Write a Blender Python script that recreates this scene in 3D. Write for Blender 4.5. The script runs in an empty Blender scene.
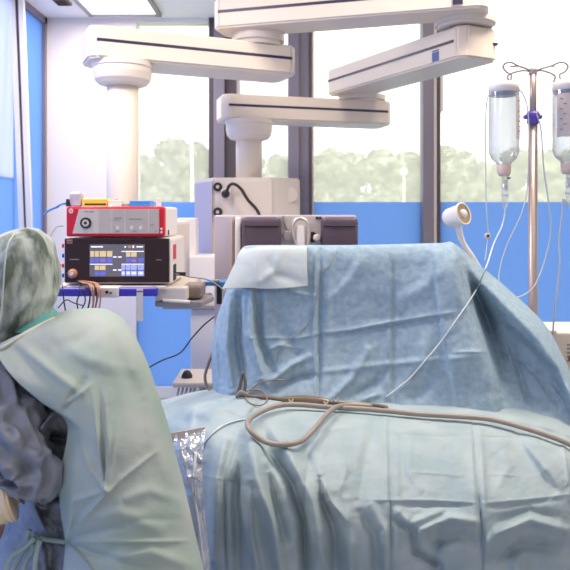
import bpy, bmesh, math, random
import numpy as np
from mathutils import Vector, Matrix, noise
from mathutils.bvhtree import BVHTree
random.seed(7)
D = bpy.data; SC = bpy.context.scene; COL = SC.collection
# ------------------------------------------------------------------ camera
F = 700.0; HX = 285.0; HY = 215.0; CZ = 1.7
cam_d = D.cameras.new('camera'); cam = D.objects.new('camera', cam_d); COL.objects.link(cam)
cam_d.sensor_width = 36; cam_d.lens = 36*F/570; cam_d.shift_y = -(285-HY)/570
cam_d.clip_start = .05; cam_d.clip_end = 400
cam_d.dof.use_dof = True; cam_d.dof.focus_distance = 2.2; cam_d.dof.aperture_fstop = 7.0
cam.location = (0, 0, CZ); cam.rotation_euler = (math.pi/2, 0, 0)
SC.camera = cam
# ------------------------------------------------------------------ world, lights, exposure
W = D.worlds.new('world'); SC.world = W; W.use_nodes = True
nt = W.node_tree; bg = nt.nodes['Background']
bg.inputs[0].default_value = (1.0, 0.975, 0.95, 1); bg.inputs[1].default_value = 1.55
SC.view_settings.view_transform = 'Standard'; SC.view_settings.look = 'None'
SC.view_settings.exposure = 0.45; SC.view_settings.gamma = 1.0
try: SC.view_settings.use_curve_mapping = False
except Exception: pass
def area(name, loc, size, power, col=(1, .97, .93), rot=(0, 0, 0)):
    l = D.lights.new(name, 'AREA'); l.shape = 'RECTANGLE'; l.size, l.size_y = size
    l.energy = power; l.color = col
    o = D.objects.new(name, l); COL.objects.link(o); o.location = loc; o.rotation_euler = rot
    return o
WARM = (1, .86, .72)
area('ceiling_panel_and_fill', (-1.5, .4, 3.44), (1.2, .6), 9, WARM)  # added frontal fill out of view, no fixture here
area('ceiling_panel_and_fill', (-1.5, 2.9, 3.44), (1.2, .6), 46, WARM)  # added top light out of view, brightens upward faces of the drapes
area('ceiling_panel_and_fill', (1.6, 2.9, 4.4), (1.4, .8), 92, WARM)  # added top light on the right, unseen and without a fixture
area('ceiling_panel_and_fill', (1.6, .4, 4.4), (1.2, .6), 8, WARM)  # added weak fill on the right, out of view
area('ceiling_panel_and_fill', (-1.45, 5.7, 3.49), (.5, .9), 26, (1, .88, .78))
# ------------------------------------------------------------------ helpers
def P(px, py, Y): return Vector(((px-HX)*Y/F, Y, CZ-(py-HY)*Y/F))
def X(px, Y): return (px-HX)*Y/F
def Z(py, Y): return CZ-(py-HY)*Y/F
def lin(c): return tuple((x/255/12.92 if x/255 <= .04045 else ((x/255+.055)/1.055)**2.4) for x in c)
MATS = {}
def mat(name, rgb, rough=.5, metal=0, var=0, scale=8, bump=0, bscale=60, emit=0, spec=.5, rgb2=None, detail=4, trans=0, lo=.35, hi=.65):
    if name in MATS: return MATS[name]
    m = D.materials.new(name); m.use_nodes = True; n = m.node_tree; b = n.nodes['Principled BSDF']
    c = lin(rgb)+(1,)
    b.inputs['Base Color'].default_value = c; b.inputs['Roughness'].default_value = rough
    b.inputs['Metallic'].default_value = metal; b.inputs['Specular IOR Level'].default_value = spec
    if trans: b.inputs['Transmission Weight'].default_value = trans
    tc = n.nodes.new('ShaderNodeTexCoord')
    if var or rgb2:
        c2 = lin(rgb2)+(1,) if rgb2 else tuple(min(1, x*(1-var)) for x in c[:3])+(1,)
        t = n.nodes.new('ShaderNodeTexNoise'); t.inputs['Scale'].default_value = scale; t.inputs['Detail'].default_value = detail
        r = n.nodes.new('ShaderNodeValToRGB'); r.color_ramp.elements[0].position = lo; r.color_ramp.elements[1].position = hi
        r.color_ramp.elements[0].color = c; r.color_ramp.elements[1].color = c2
        n.links.new(tc.outputs['Object'], t.inputs['Vector']); n.links.new(t.outputs['Fac'], r.inputs['Fac'])
        n.links.new(r.outputs['Color'], b.inputs['Base Color'])
    if bump:
        t2 = n.nodes.new('ShaderNodeTexNoise'); t2.inputs['Scale'].default_value = bscale; t2.inputs['Detail'].default_value = 5
        bp = n.nodes.new('ShaderNodeBump'); bp.inputs['Strength'].default_value = bump; bp.inputs['Distance'].default_value = .01
        n.links.new(tc.outputs['Object'], t2.inputs['Vector']); n.links.new(t2.outputs['Fac'], bp.inputs['Height'])
        n.links.new(bp.outputs['Normal'], b.inputs['Normal'])
    if emit:
        b.inputs['Emission Color'].default_value = c; b.inputs['Emission Strength'].default_value = emit
    MATS[name] = m; return m
def mixmat(name, build):
    m = D.materials.new(name); m.use_nodes = True; n = m.node_tree
    for x in list(n.nodes):
        if x.type == 'BSDF_PRINCIPLED': n.nodes.remove(x)
    out = [x for x in n.nodes if x.type == 'OUTPUT_MATERIAL'][0]
    n.links.new(build(n), out.inputs['Surface']); MATS[name] = m; return m
def sh(n, kind, col=None, **kw):
    s = n.nodes.new('ShaderNode'+kind)
    if col: s.inputs['Color'].default_value = col+(1,)
    for k, v in kw.items(): s.inputs[k].default_value = v
    return s
def mix(n, a, b, f):
    m = n.nodes.new('ShaderNodeMixShader'); m.inputs[0].default_value = f
    n.links.new(a.outputs[0], m.inputs[1]); n.links.new(b.outputs[0], m.inputs[2]); return m
# window glass: clear pane with a white veil standing in for outdoor haze and glare
GLASS = mixmat('hazed_glass', lambda n: mix(n, sh(n, 'BsdfTransparent', (1, 1, 1)), mix(n, sh(n, 'BsdfTranslucent', (.95, .97, .95)), sh(n, 'BsdfGlossy', (1, 1, 1), Roughness=.05), .06), .30).outputs[0])
FILM = mixmat('blue_privacy_film', lambda n: mix(n, sh(n, 'BsdfTranslucent', lin((178, 206, 246))), sh(n, 'BsdfDiffuse', lin((110, 160, 240))), .30).outputs[0])
PALEFILM = mixmat('pale_blue_film', lambda n: mix(n, sh(n, 'BsdfTranslucent', lin((214, 222, 252))), sh(n, 'BsdfGlossy', (1, 1, 1), Roughness=.1), .12).outputs[0])
def clear_wall(n):
    lw = n.nodes.new('ShaderNodeLayerWeight'); lw.inputs[0].default_value = .35
    mr = n.nodes.new('ShaderNodeMapRange'); mr.inputs[3].default_value = .28; mr.inputs[4].default_value = .95
    n.links.new(lw.outputs['Facing'], mr.inputs[0])
    m = mix(n, sh(n, 'BsdfTransparent', (.93, .95, .96)), mix(n, sh(n, 'BsdfGlossy', (1, 1, 1), Roughness=.12), sh(n, 'BsdfDiffuse', (.42, .42, .46)), .6), .3)
    n.links.new(mr.outputs[0], m.inputs[0]); return m.outputs[0]
BOTTLE = mixmat('bottle_plastic', clear_wall)
CLEAR = mixmat('clear_plastic', lambda n: mix(n, sh(n, 'BsdfTransparent', (.96, .98, .98)), mix(n, sh(n, 'BsdfGlossy', (1, 1, 1), Roughness=.12), sh(n, 'BsdfDiffuse', (.75, .78, .8)), .55), .30).outputs[0])
BAGM = mixmat('crinkled_clear_foil', lambda n: mix(n, sh(n, 'BsdfTransparent', (.9, .92, .93)), mix(n, sh(n, 'BsdfGlossy', (1, .97, .94), Roughness=.16), sh(n, 'BsdfDiffuse', (.7, .7, .7)), .4), .34).outputs[0])
M = dict(
 wall=mat('white_wall_paint', (240, 232, 228), .7, bump=.05, bscale=150),
 ceil=mat('ceiling_paint', (250, 246, 244), .8),
 floor=mat('grey_vinyl_floor', (170, 176, 186), .4, var=.2, scale=3),
 frame=mat('grey_window_frame', (128, 122, 138), .45), frame2=mat('brown_grey_frame', (80, 70, 78), .5),
 white=mat('white_enamel', (238, 234, 232), .32), cream=mat('cream_enamel', (226, 216, 204), .42),
 offw=mat('warm_white_plastic', (226, 217, 208), .48), lav=mat('lavender_grey_enamel', (186, 180, 196), .4),
 navy=mat('navy_stripe', (44, 42, 74), .4), blue=mat('blue_sticker', (30, 74, 160), .4),
 violet=mat('violet_blue_plastic', (66, 56, 178), .35), purple=mat('dark_purple_vinyl', (86, 72, 86), .45, bump=.1, bscale=40),
 black=mat('dark_brown_glass_front', (58, 40, 36), .35, spec=.3), blk=mat('black_rubber', (38, 34, 38), .5),
 red=mat('red_plastic', (222, 22, 48), .35), face=mat('pale_front_panel', (226, 216, 204), .5), face2=mat('grey_front_panel', (206, 194, 180), .5),
 steel=mat('brushed_steel', (214, 206, 200), .35, .6), pole=mat('steel_pole', (180, 166, 162), .35, .6),
 yellow=mat('yellow_plastic', (236, 196, 72), .4), azure=mat('azure_plastic', (60, 130, 205), .4),
 copper=mat('copper_cable', (196, 140, 112), .4), grey=mat('mid_grey_plastic', (150, 146, 148), .45),
 taupe=mat('taupe_plastic', (142, 126, 118), .35), tube=mat('clear_white_tubing', (206, 216, 226), .2),
 bronze=mat('bronze_grey_metal', (132, 118, 102), .35, .55), hose=mat('beige_grey_hose', (152, 144, 136), .4),
 drape=mat('blue_nonwoven_drape', (144, 171, 190), .85, rgb2=(164, 187, 201), scale=45, bump=.22, bscale=260, spec=.15, detail=6),
 drape2=mat('pale_blue_table_drape', (152, 172, 179), .85, rgb2=(168, 184, 188), scale=9, bump=.16, bscale=200, spec=.15, detail=6),
 flap=mat('pale_grey_drape_flap', (190, 202, 204), .85, bump=.15, bscale=200, spec=.15, var=.08, scale=10),
 gown=mat('pale_green_gown', (154, 176, 168), .8, rgb2=(176, 187, 184), scale=5, bump=.12, bscale=260, spec=.2),
 gown2=mat('grey_blue_gown', (120, 129, 140), .5, rgb2=(146, 153, 162), scale=8, bump=.12, bscale=240, spec=.4),
 hood=mat('sheer_green_hood', (98, 112, 102), .85, rgb2=(196, 208, 200), scale=22, bump=.3, bscale=90, spec=.15, detail=5, lo=.38, hi=.58),
 teal=mat('teal_fabric', (96, 172, 168), .8), skin=mat('skin', (176, 124, 100), .5), glove=mat('cream_latex', (226, 208, 170), .45),
 piping=mat('cream_piping', (196, 202, 190), .7), hair=mat('dark_brown_hair', (70, 55, 48), .6),
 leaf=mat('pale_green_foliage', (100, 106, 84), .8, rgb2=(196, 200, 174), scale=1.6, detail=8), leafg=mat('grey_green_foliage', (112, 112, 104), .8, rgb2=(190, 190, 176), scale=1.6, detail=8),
 bark=mat('grey_bark', (120, 110, 100), .9), grass=mat('grass', (150, 170, 120), .9, var=.2, scale=.5),
 lightp=mat('lit_diffuser', (255, 252, 250), .5, emit=1.3), label=mat('bottle_label', (206, 196, 194), .6), dkpur=mat('purple_lever', (104, 84, 196), .4),
 brown=mat('brown_fitting', (120, 88, 76), .5), gold=mat('lamp_reflector', (198, 178, 140), .25, .8), liquid=mat('blue_liquid_line', (110, 150, 185), .3))
EM = {}
def em(rgb, s=.9):
    k = (rgb, s)
    if k not in EM: EM[k] = mat('screen_colour_%d' % len(EM), rgb, .3, emit=s)
    return EM[k]
def link(name, me, m, parent=None, smooth=False, smooth_angle=None):
    o = D.objects.new(name, me); COL.objects.link(o)
    for x in (m if isinstance(m, (list, tuple)) else [m]): me.materials.append(x)
    if smooth:
        for p in me.polygons: p.use_smooth = True
    if parent:
        o.parent = parent; o.matrix_parent_inverse = Matrix.Translation(parent.location).inverted() if parent.type == 'EMPTY' else Matrix()
    return o
def obj(name, bm, m, parent=None, smooth=False):
    bmesh.ops.recalc_face_normals(bm, faces=bm.faces)
    me = D.meshes.new(name); bm.to_mesh(me); bm.free()
    return link(name, me, m, parent, smooth)
def thing(name, loc, label, cat, group=None):
    o = D.objects.new(name, None); COL.objects.link(o); o.location = loc; o.empty_display_size = .05
    return tag(o, label, cat, group)
def tag(o, label, cat, group=None, kind=None):
    o['label'] = label; o['category'] = cat
    if group: o['group'] = group
    if kind: o['kind'] = kind
    return o
def struct(o): o['kind'] = 'structure'; return o
def NB(): return bmesh.new()
def box(bm, x0, x1, y0, y1, z0, z1, bev=0, mi=0, rotz=0, seg=2, mtx=None):
    t = bmesh.new(); bmesh.ops.create_cube(t, size=1)
    for v in t.verts: v.co = Vector(((x0+x1)/2+v.co.x*(x1-x0), (y0+y1)/2+v.co.y*(y1-y0), (z0+z1)/2+v.co.z*(z1-z0)))
    if bev: bmesh.ops.bevel(t, geom=t.edges[:], offset=bev, segments=seg, affect='EDGES', profile=.6)
    if rotz: bmesh.ops.rotate(t, verts=t.verts, cent=((x0+x1)/2, (y0+y1)/2, 0), matrix=Matrix.Rotation(rotz, 3, 'Z'))
    if mtx: bmesh.ops.transform(t, matrix=mtx, verts=t.verts)
    merge(bm, t, mi)
def merge(bm, t, mi=0):
    for f in t.faces: f.material_index = mi
    me = D.meshes.new('tmp'); t.to_mesh(me); t.free()
    bm.from_mesh(me); D.meshes.remove(me)
def prism(bm, pts, z0, z1, bev=0, mi=0, seg=2):      # footprint polygon
    t = bmesh.new()
    f = t.faces.new([t.verts.new((p[0], p[1], z0)) for p in pts])
    r = bmesh.ops.extrude_face_region(t, geom=[f])
    for v in r['geom']:
        if isinstance(v, bmesh.types.BMVert): v.co.z = z1
    bmesh.ops.recalc_face_normals(t, faces=t.faces)
    if bev: bmesh.ops.bevel(t, geom=t.edges[:], offset=bev, segments=seg, affect='EDGES')
    merge(bm, t, mi)
def lathe(bm, prof, c, seg=32, axis=None, mi=0):      # prof: (r, h) from bottom to top, along axis (default z)
    t = bmesh.new(); rings = []
    q = Vector((0, 0, 1)).rotation_difference(Vector(axis).normalized()) if axis else None
    for r, h in prof:
        ring = []
        for i in range(seg):
            a = 2*math.pi*i/seg; v = Vector((r*math.cos(a), r*math.sin(a), h))
            if q: v = q @ v
            ring.append(t.verts.new(v+Vector(c)))
        rings.append(ring)
    for a, b in zip(rings, rings[1:]):
        for i in range(seg): t.faces.new((a[i], a[(i+1) % seg], b[(i+1) % seg], b[i]))
    t.faces.new(rings[0][::-1]); t.faces.new(rings[-1])
    merge(bm, t, mi)
def cr(pts, n):                                        # Catmull-Rom polyline
    p = np.array([tuple(q) for q in pts], float)
    if len(p) < 3: return [Vector(p[0]*(1-t)+p[-1]*t) for t in np.linspace(0, 1, n)]
    p = np.vstack([2*p[0]-p[1], p, 2*p[-1]-p[-2]]); out = []
    m = len(p)-3
    for s in np.linspace(0, m-1e-6, n):
        i = int(s); t = s-i; a, b, c, d = p[i:i+4]
        out.append(Vector(.5*((2*b)+(-a+c)*t+(2*a-5*b+4*c-d)*t*t+(-a+3*b-3*c+d)*t**3)))
    return out
def tube(bm, pts, r, seg=8, n=None, mi=0, smooth=True):
    pts = cr(pts, n or max(8, len(pts)*6)) if smooth else [Vector(p) for p in pts]
    t = bmesh.new(); rings = []; N = len(pts)
    d0 = (pts[1]-pts[0]).normalized(); up = Vector((0, 0, 1)) if abs(d0.z) < .9 else Vector((1, 0, 0))
    nx = d0.cross(up).normalized()
    for i, p in enumerate(pts):
        d = (pts[min(i+1, N-1)]-pts[max(i-1, 0)]).normalized()
        nx = (nx-d*nx.dot(d)).normalized(); ny = d.cross(nx)
        rr = r[0]+(r[1]-r[0])*i/(N-1) if isinstance(r, tuple) else (r(i/(N-1)) if callable(r) else r)
        rings.append([t.verts.new(p+(nx*math.cos(a)+ny*math.sin(a))*rr) for a in [2*math.pi*k/seg for k in range(seg)]])
    for a, b in zip(rings, rings[1:]):
        for i in range(seg): t.faces.new((a[i], a[(i+1) % seg], b[(i+1) % seg], b[i]))
    t.faces.new(rings[0][::-1]); t.faces.new(rings[-1]); merge(bm, t, mi)
def cable(name, pts, r, m, parent=None, seg=8, n=None):
    b = NB(); tube(b, pts, r, seg, n); return obj(name, b, m, parent, True)
def Bx(name, px0, px1, py0, py1, Y, dep, m, parent=None, bev=.004):   # box whose front face fills a pixel rectangle at distance Y
    b = NB(); box(b, X(px0, Y), X(px1, Y), Y, Y+dep, Z(py1, Y), Z(py0, Y), bev); return obj(name, b, m, parent)
# cloth surface through a grid of control points (px, py, Y), with creases given along pixel polylines
def crmat(k, n):
    A = np.zeros((n, k))
    for j, s in enumerate(np.linspace(0, k-1-1e-9, n)):
        i = int(s); t = s-i
        w = [.5*(-t+2*t*t-t**3), .5*(2-5*t*t+3*t**3), .5*(t+4*t*t-3*t**3), .5*(-t*t+t**3)]
        for o_, ww in zip((-1, 0, 1, 2), w):
            q = i+o_
            if q < 0: A[j, 0] += 2*ww; A[j, 1] -= ww
            elif q >= k: A[j, k-1] += 2*ww; A[j, k-2] -= ww
            else: A[j, q] += ww
    return A
def sheet(name, rows, m, parent, nu, nv, creases=(), namp=.003, nscale=6, thick=.0012, name_seed=0, bag=0, cgain=1):
    G = np.array(rows, float)                          # rows x cols x 3
    A = crmat(G.shape[0], nv); B = crmat(G.shape[1], nu)
    S = np.einsum('ij,jkc,lk->ilc', A, G, B)
    px, py, Y = S[..., 0], S[..., 1], S[..., 2].copy()
    disp = np.zeros_like(px)
    for c in creases:
        pts, amp, w, kind = c[:4]; amp *= cgain
        best = np.full(px.shape, 1e9); sd = np.zeros_like(px); tt = np.zeros_like(px)
        L = [0]
        for a, b in zip(pts, pts[1:]): L.append(L[-1]+math.hypot(b[0]-a[0], b[1]-a[1]))
        for k, (a, b) in enumerate(zip(pts, pts[1:])):
            dx, dy = b[0]-a[0], b[1]-a[1]; l2 = dx*dx+dy*dy
            t = np.clip(((px-a[0])*dx+(py-a[1])*dy)/l2, 0, 1)
            d = np.hypot(px-a[0]-t*dx, py-a[1]-t*dy)
            s = np.sign((px-a[0])*dy-(py-a[1])*dx)
            mk = d < best; best = np.where(mk, d, best); sd = np.where(mk, s*d, sd); tt = np.where(mk, (L[k]+t*math.sqrt(l2))/L[-1], tt)
        if kind[-1] == 'a': env = 1-.85*tt             # strongest at its start
        elif kind[0] == 't': env = np.clip(np.sin(tt*math.pi), 0, 1)**.5
        else: env = np.sin(np.clip(tt, .03, .97)*math.pi)**.35
        if kind[0] == 'r': disp += amp*env*np.exp(-(best/w)**2)
        elif kind[0] == 's': disp += amp*env*np.exp(-best/w)
        elif kind[0] == 't': disp += amp*env*np.tanh(sd/w)*np.exp(-np.abs(sd)/(9*w))
    verts = []
    for i in range(nv):
        for j in range(nu):
            v = Vector((px[i, j]/70, py[i, j]/70, name_seed*3.1))
            nz = noise.fractal(v*nscale/6*2, .9, 2, 4)*namp + noise.ridged_multi_fractal(v*nscale/6*1.1, .9, 2.1, 3, 1, 2)*bag
            yy = Y[i, j]-disp[i, j]-nz
            verts.append(P(px[i, j], py[i, j], yy))
    faces = [(i*nu+j, i*nu+j+1, (i+1)*nu+j+1, (i+1)*nu+j) for i in range(nv-1) for j in range(nu-1)]
    me = D.meshes.new(name); me.from_pydata(verts, [], faces); me.update()
    o = link(name, me, m, parent, True)
    s = o.modifiers.new('thickness', 'SOLIDIFY'); s.thickness = thick; s.offset = 0
    o['_bvh'] = 1; del o['_bvh']
    BV[o.name] = BVHTree.FromPolygons(verts, faces)
    return o
BV = {}
def on(names, px, py, off=.004, default=2.3):          # point lying on the nearest of the given cloths
    d = P(px, py, 1)-cam.location; best = None
    for nme in names:
        h = BV[nme].ray_cast(cam.location, d.normalized())
        if h[0] is not None and (best is None or h[0].y < best.y): best = h[0]
    if best is None: return P(px, py, default)
    return P(px, py, best.y-off)
# ------------------------------------------------------------------ the room
WY = 6.5; CEIL = Z(18, WY); LX = X(47, WY)
b = NB(); box(b, LX-.2, 5.0, -1.5, WY+.2, -.1, 0); struct(obj('floor', b, M['floor']))
SX = X(300, WY); HC = 4.5
b = NB(); box(b, LX-.2, SX, -1.5, WY+.2, CEIL, CEIL+.15); box(b, SX-.1, SX, -1.5, WY+.2, CEIL+.1, HC+.15); box(b, SX, 5.1, -1.5, WY+.2, HC, HC+.15); struct(obj('ceiling', b, M['ceil']))
b = NB(); box(b, LX-.2, 5.1, -1.7, -1.5, 0, HC); struct(obj('wall_front', b, M['wall']))
b = NB(); box(b, 5.0, 5.1, -1.5, WY+.2, 0, HC); struct(obj('wall_right', b, M['wall']))
b = NB(); box(b, LX-.12, X(136, WY), WY, WY+.2, 0, CEIL); struct(obj('wall_back', b, M['wall']))
# side wall glazing
sy = WY-.42
b = NB()
box(b, LX-.12, LX, WY-.05, WY, 0, CEIL); box(b, LX-.12, LX, -1.5, WY, CEIL-.06, CEIL); box(b, LX-.12, LX, -1.5, WY, 0, .1)
w2 = struct(obj('window_2', b, M['frame']))
b = NB(); box(b, LX-.05, LX-.03, sy-.3, WY-.05, .1, CEIL-.06); obj('film_pane', b, FILM, w2)
b = NB(); box(b, LX-.05, LX-.03, -1.5, sy-.3, .1, 2.0); obj('film_pane', b, FILM, w2)
b = NB(); box(b, LX-.05, LX-.03, -1.5, sy-.3, 2.0, CEIL-.06); obj('pane', b, PALEFILM, w2)
# leaning door blade edge near the side glazing
dY = 5.75
t = thing('sliding_door_rail', P(20, 215, dY)*1.0-Vector((0, 0, 0)), 'twin white metal rails leaning slightly against blue side glazing at left edge', 'rail')
t.location.z = 0
for dx0, m_, nm in ((-4.2, 'white', 'rail'), (0.2, 'frame2', 'gap_strip'), (4.2, 'white', 'rail')):
    b = NB()
    pts = []
    for (px, py) in ((16.5+dx0, 0), (31+dx0*.8, 210), (33+dx0*.8, 640)):
        pts.append(P(px, py, dY))
    hw = .021 if nm == 'rail' else .014
    tt_ = bmesh.new(); 
    x_top, z_top = pts[0].x-.012, CEIL-.02; x_bot, z_bot = pts[1].x+.05, .0
    x_mid = pts[1].x
    vs = []
    k = (x_mid-pts[0].x)/(pts[1].z-pts[0].z)
    xt = pts[0].x+k*(z_top-pts[0].z); xb = pts[0].x+k*(z_bot-pts[0].z)*.55
    for (xx, zz) in ((xt, z_top), (xb, z_bot)):
        vs.append([tt_.verts.new((xx+sx*hw*(1 if nm == 'rail' else 1), dY+yy, zz)) for sx, yy in ((-1, 0 if nm == 'rail' else .01), (1, 0 if nm == 'rail' else .01), (1, .04), (-1, .04))])
    a_, b_ = vs
    for i in range(4): tt_.faces.new((a_[i], a_[(i+1) % 4], b_[(i+1) % 4], b_[i]))
    tt_.faces.new(a_); tt_.faces.new(b_[::-1]); merge(b, tt_); obj(nm, b, M[m_], t)
# main window wall
w1b = NB()
x0, x1 = X(136, WY), 5.0
box(w1b, x0, SX, WY, WY+.14, CEIL-.04, CEIL); box(w1b, SX, x1, WY, WY+.14, HC-.06, HC); box(w1b, x0, x1, WY, WY+.14, 0, .1)
w1 = struct(obj('window_1', w1b, M['white']))
FT = Z(202, WY)
mulls = [(209, 236), (288, 312), (422, 442)]
edges = [136]+[e for m_ in mulls for e in m_]+[820]
for i in range(0, 8, 2):
    a_, c_ = X(edges[i], WY), min(X(edges[i+1], WY), 5.0)
    b = NB(); box(b, a_, c_, WY+.06, WY+.066, FT, (CEIL if i < 4 else HC)-.04); obj('pane', b, GLASS, w1)
    b = NB(); box(b, a_, c_, WY+.05, WY+.066, .1, FT); obj('film_pane', b, FILM, w1)
for (p, q), kind in zip(mulls, 'abc'):
    b = NB(); MT = CEIL if kind == 'a' else HC
    if kind == 'a':
        box(b, X(p, WY), X(p+5, WY), WY-.02, WY+.12, .0, MT, .004, 1)
        box(b, X(p+5, WY), X(p+16, WY), WY-.05, WY+.12, .0, MT, .006, 0)
        box(b, X(p+16, WY), X(q, WY), WY-.01, WY+.12, .0, MT, .004, 1)
        box(b, X(q, WY), X(q+4, WY), WY+.03, WY+.12, .0, MT, .003, 2)
    elif kind == 'b':
        box(b, X(p, WY), X(p+11, WY), WY-.05, WY+.12, .0, MT, .006, 0)
        box(b, X(p+11, WY), X(q-3, WY), WY-.01, WY+.12, .0, MT, .004, 0)
        box(b, X(q-3, WY), X(q, WY), WY-.02, WY+.12, .0, MT, .004, 1)
        box(b, X(q, WY), X(q+2, WY), WY+.03, WY+.12, .0, MT, .003, 2)
    else:
        box(b, X(p, WY), X(p+11, WY), WY-.05, WY+.12, .0, MT, .006, 0)
        box(b, X(p+11, WY), X(p+15, WY), WY+.0, WY+.12, .0, MT, .003, 2)
        box(b, X(p+15, WY), X(p+18, WY), WY-.02, WY+.12, .0, MT, .003, 1)
        box(b, X(p+18, WY), X(p+22, WY), WY+.03, WY+.12, Z(110, WY), MT, .003, 2)
    obj('mullion', b, [M['frame'], M['frame2'], M['white']], w1)
# ceiling fittings
def ceiling_light(xa, xb, ya, yb, label):
    t = thing('ceiling_light', ((xa+xb)/2, (ya+yb)/2, CEIL), label, 'ceiling light')
    b = NB()
    box(b, xa, xb, ya, ya+.04, CEIL-.03, CEIL, .003); box(b, xa, xb, yb-.04, yb, CEIL-.03, CEIL, .003)
    box(b, xa, xa+.04, ya, yb, CEIL-.03, CEIL, .003); box(b, xb-.04, xb, ya, yb, CEIL-.03, CEIL, .003)
    obj('frame', b, M['grey'], t)
    b = NB(); box(b, xa+.04, xb-.04, ya+.04, yb-.04, CEIL-.015, CEIL-.001); obj('diffuser', b, M['lightp'], t)
ceiling_light(-1.78, -1.12, 5.0, 6.36, 'lit rectangular ceiling light panel at the top left near the window')
t = thing('ceiling_vent', (X(62, 6.0), 5.98, CEIL), 'small brown fitting on ceiling left of the lit panel', 'ceiling fitting')
b = NB(); box(b, X(56, 6.), X(70, 6.), 5.90, 6.06, CEIL-.02, CEIL, .004); obj('plate', b, M['brown'], t)
b = NB()
for k in range(4): box(b, X(57.5, 6.), X(68.5, 6.), 5.915+k*.035, 5.93+k*.035, CEIL-.028, CEIL-.019, .002)
obj('slats', b, M['blk'], t)
# ------------------------------------------------------------------ outside
b = NB(); box(b, -70, 70, 7.5, 120, -1.2, -1.0); struct(obj('ground_outside', b, M['grass']))
def leafblob(bm, c, r, n, mi=0):
    t = bmesh.new()
    for _ in range(n):
        d = Vector((random.gauss(0, 1), random.gauss(0, 1), random.gauss(0, 1))).normalized()
        p = Vector(c)+Vector((d.x*r[0], d.y*r[1], d.z*r[2]))*random.uniform(.72, 1.08)
        s = random.uniform(.14, .30)
        q = Vector((random.gauss(0, 1), random.gauss(0, 1), random.gauss(0, 1))).normalized()
        u = d.cross(q).normalized()*s; v_ = (q*.8+d*.3).normalized()*s*.8
        t.faces.new([t.verts.new(p+w_) for w_ in (u, v_, -u, -v_)])
    merge(bm, t, mi)
def tree(x, y, h, w, label, lm, group=None):
    t = thing('tree', (x, y, -1), label, 'tree', group)
    b = NB(); tube(b, [(x, y, -1), (x+.1, y, h*.3), (x, y, h*.6)], (.28, .14), 8)
    for k in range(4):
        a = k*1.6; tube(b, [(x, y, h*.3), (x+math.cos(a)*w*.3, y+math.sin(a)*w*.3, h*.55), (x+math.cos(a)*w*.45, y+math.sin(a)*w*.4, h*.72)], (.12, .05), 6)
    obj('trunk', b, M['bark'], t, True)
    b = NB()
    for k in range(9):
        a = random.uniform(0, 6.28); rr = random.uniform(.1, .55)*w
        zz = random.uniform(.2, .82)*h
        sc = random.uniform(.26, .42)*w
        cc = (x+math.cos(a)*rr*(1.1-zz/h*.7), y+math.sin(a)*rr*.6, zz)
        tt = bmesh.new(); bmesh.ops.create_icosphere(tt, subdivisions=3, radius=1)
        for v in tt.verts:
            nz = 1+.28*noise.noise(v.co*2.2+Vector((x, y, k)))
            v.co = Vector((v.co.x*sc*nz+cc[0], v.co.y*sc*nz+cc[1], v.co.z*sc*.85*nz+cc[2]))
        merge(b, tt)
        leafblob(b, cc, (sc*1.1, sc*1.1, sc*.95), 200)
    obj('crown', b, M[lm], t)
tx = [(143, 40, 134, 'leafg'), (172, 32, 118, 'leafg'), (200, 42, 130, 'leafg'), (228, 40, 142, 'leaf'), (252, 44, 136, 'leaf'), (280, 42, 142, 'leaf'), (310, 44, 144, 'leaf'), (334, 40, 138, 'leaf'), (358, 46, 142, 'leaf'), (384, 40, 136, 'leaf'),
      (412, 44, 140, 'leaf'), (438, 42, 136, 'leaf'), (462, 38, 130, 'leaf'), (488, 44, 134, 'leaf'), (514, 40, 130, 'leaf'), (542, 42, 136, 'leaf'), (570, 40, 132, 'leaf')]
for i, (px, Y, py, lm) in enumerate(tx):
    Y = (37, 43, 49.5)[i % 3]
    h = Z(py, Y)
    if lm == 'leafg': lab, gr = 'hazy grey green tree beyond the left window pane', 'trees beyond the left pane'
    elif px < 300: lab, gr = 'hazy pale green tree beyond the narrow middle pane', 'trees beyond the middle pane'
    elif px < 430: lab, gr = 'hazy pale green tree beyond the wide centre pane', 'trees beyond the centre pane'
    else: lab, gr = 'hazy pale green tree beyond the right window behind the hanging bottles', 'trees beyond the right pane'
    ordn = ('leftmost', 'tallest', 'rightmost')[i] if i < 3 else ''
    if i in (0, 2): lab = ordn+' hazy grey green tree beyond the left window pane'
    if i == 1: lab, gr = 'tallest grey green tree of the row beyond the left window pane', None
    if 3 <= i < 6: lab = ('left', 'middle', 'right')[i-3]+' hazy pale green tree beyond the narrow middle pane'
    elif 6 <= i < 11: lab = ('leftmost', 'second from left', 'third from left', 'fourth from left', 'rightmost')[i-6]+' hazy pale green tree beyond the wide centre pane'
    elif i >= 11: lab = ('first tree right of the right mullion', 'tree beyond the right pane, left of the left bottle', 'tree seen behind the left hanging bottle', 'tree seen just left of the steel pole', 'tree seen between pole and right bottle', 'tree seen behind the right hanging bottle')[i-11]
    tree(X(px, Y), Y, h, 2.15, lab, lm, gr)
def streetlamp(px, py, Y, label):
    x = X(px, Y); z = Z(py, Y)
    t = thing('street_lamp', (x, Y, -1), label, 'street lamp')
    b = NB(); tube(b, [(x, Y, -1), (x, Y, z-.1)], (.06, .04), 8, smooth=False); obj('post', b, M['white'], t, True)
    b = NB(); lathe(b, [(.05, 0), (.12, .05), (.13, .2), (.08, .3), (.02, .33)], (x, Y, z-.15), 16); obj('lantern', b, M['white'], t, True)
streetlamp(192, 122, 22, 'slim white lamp post among trees beyond the left window pane')
streetlamp(404, 172, 26, 'short white lamp post before trees beyond the centre window pane')
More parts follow.
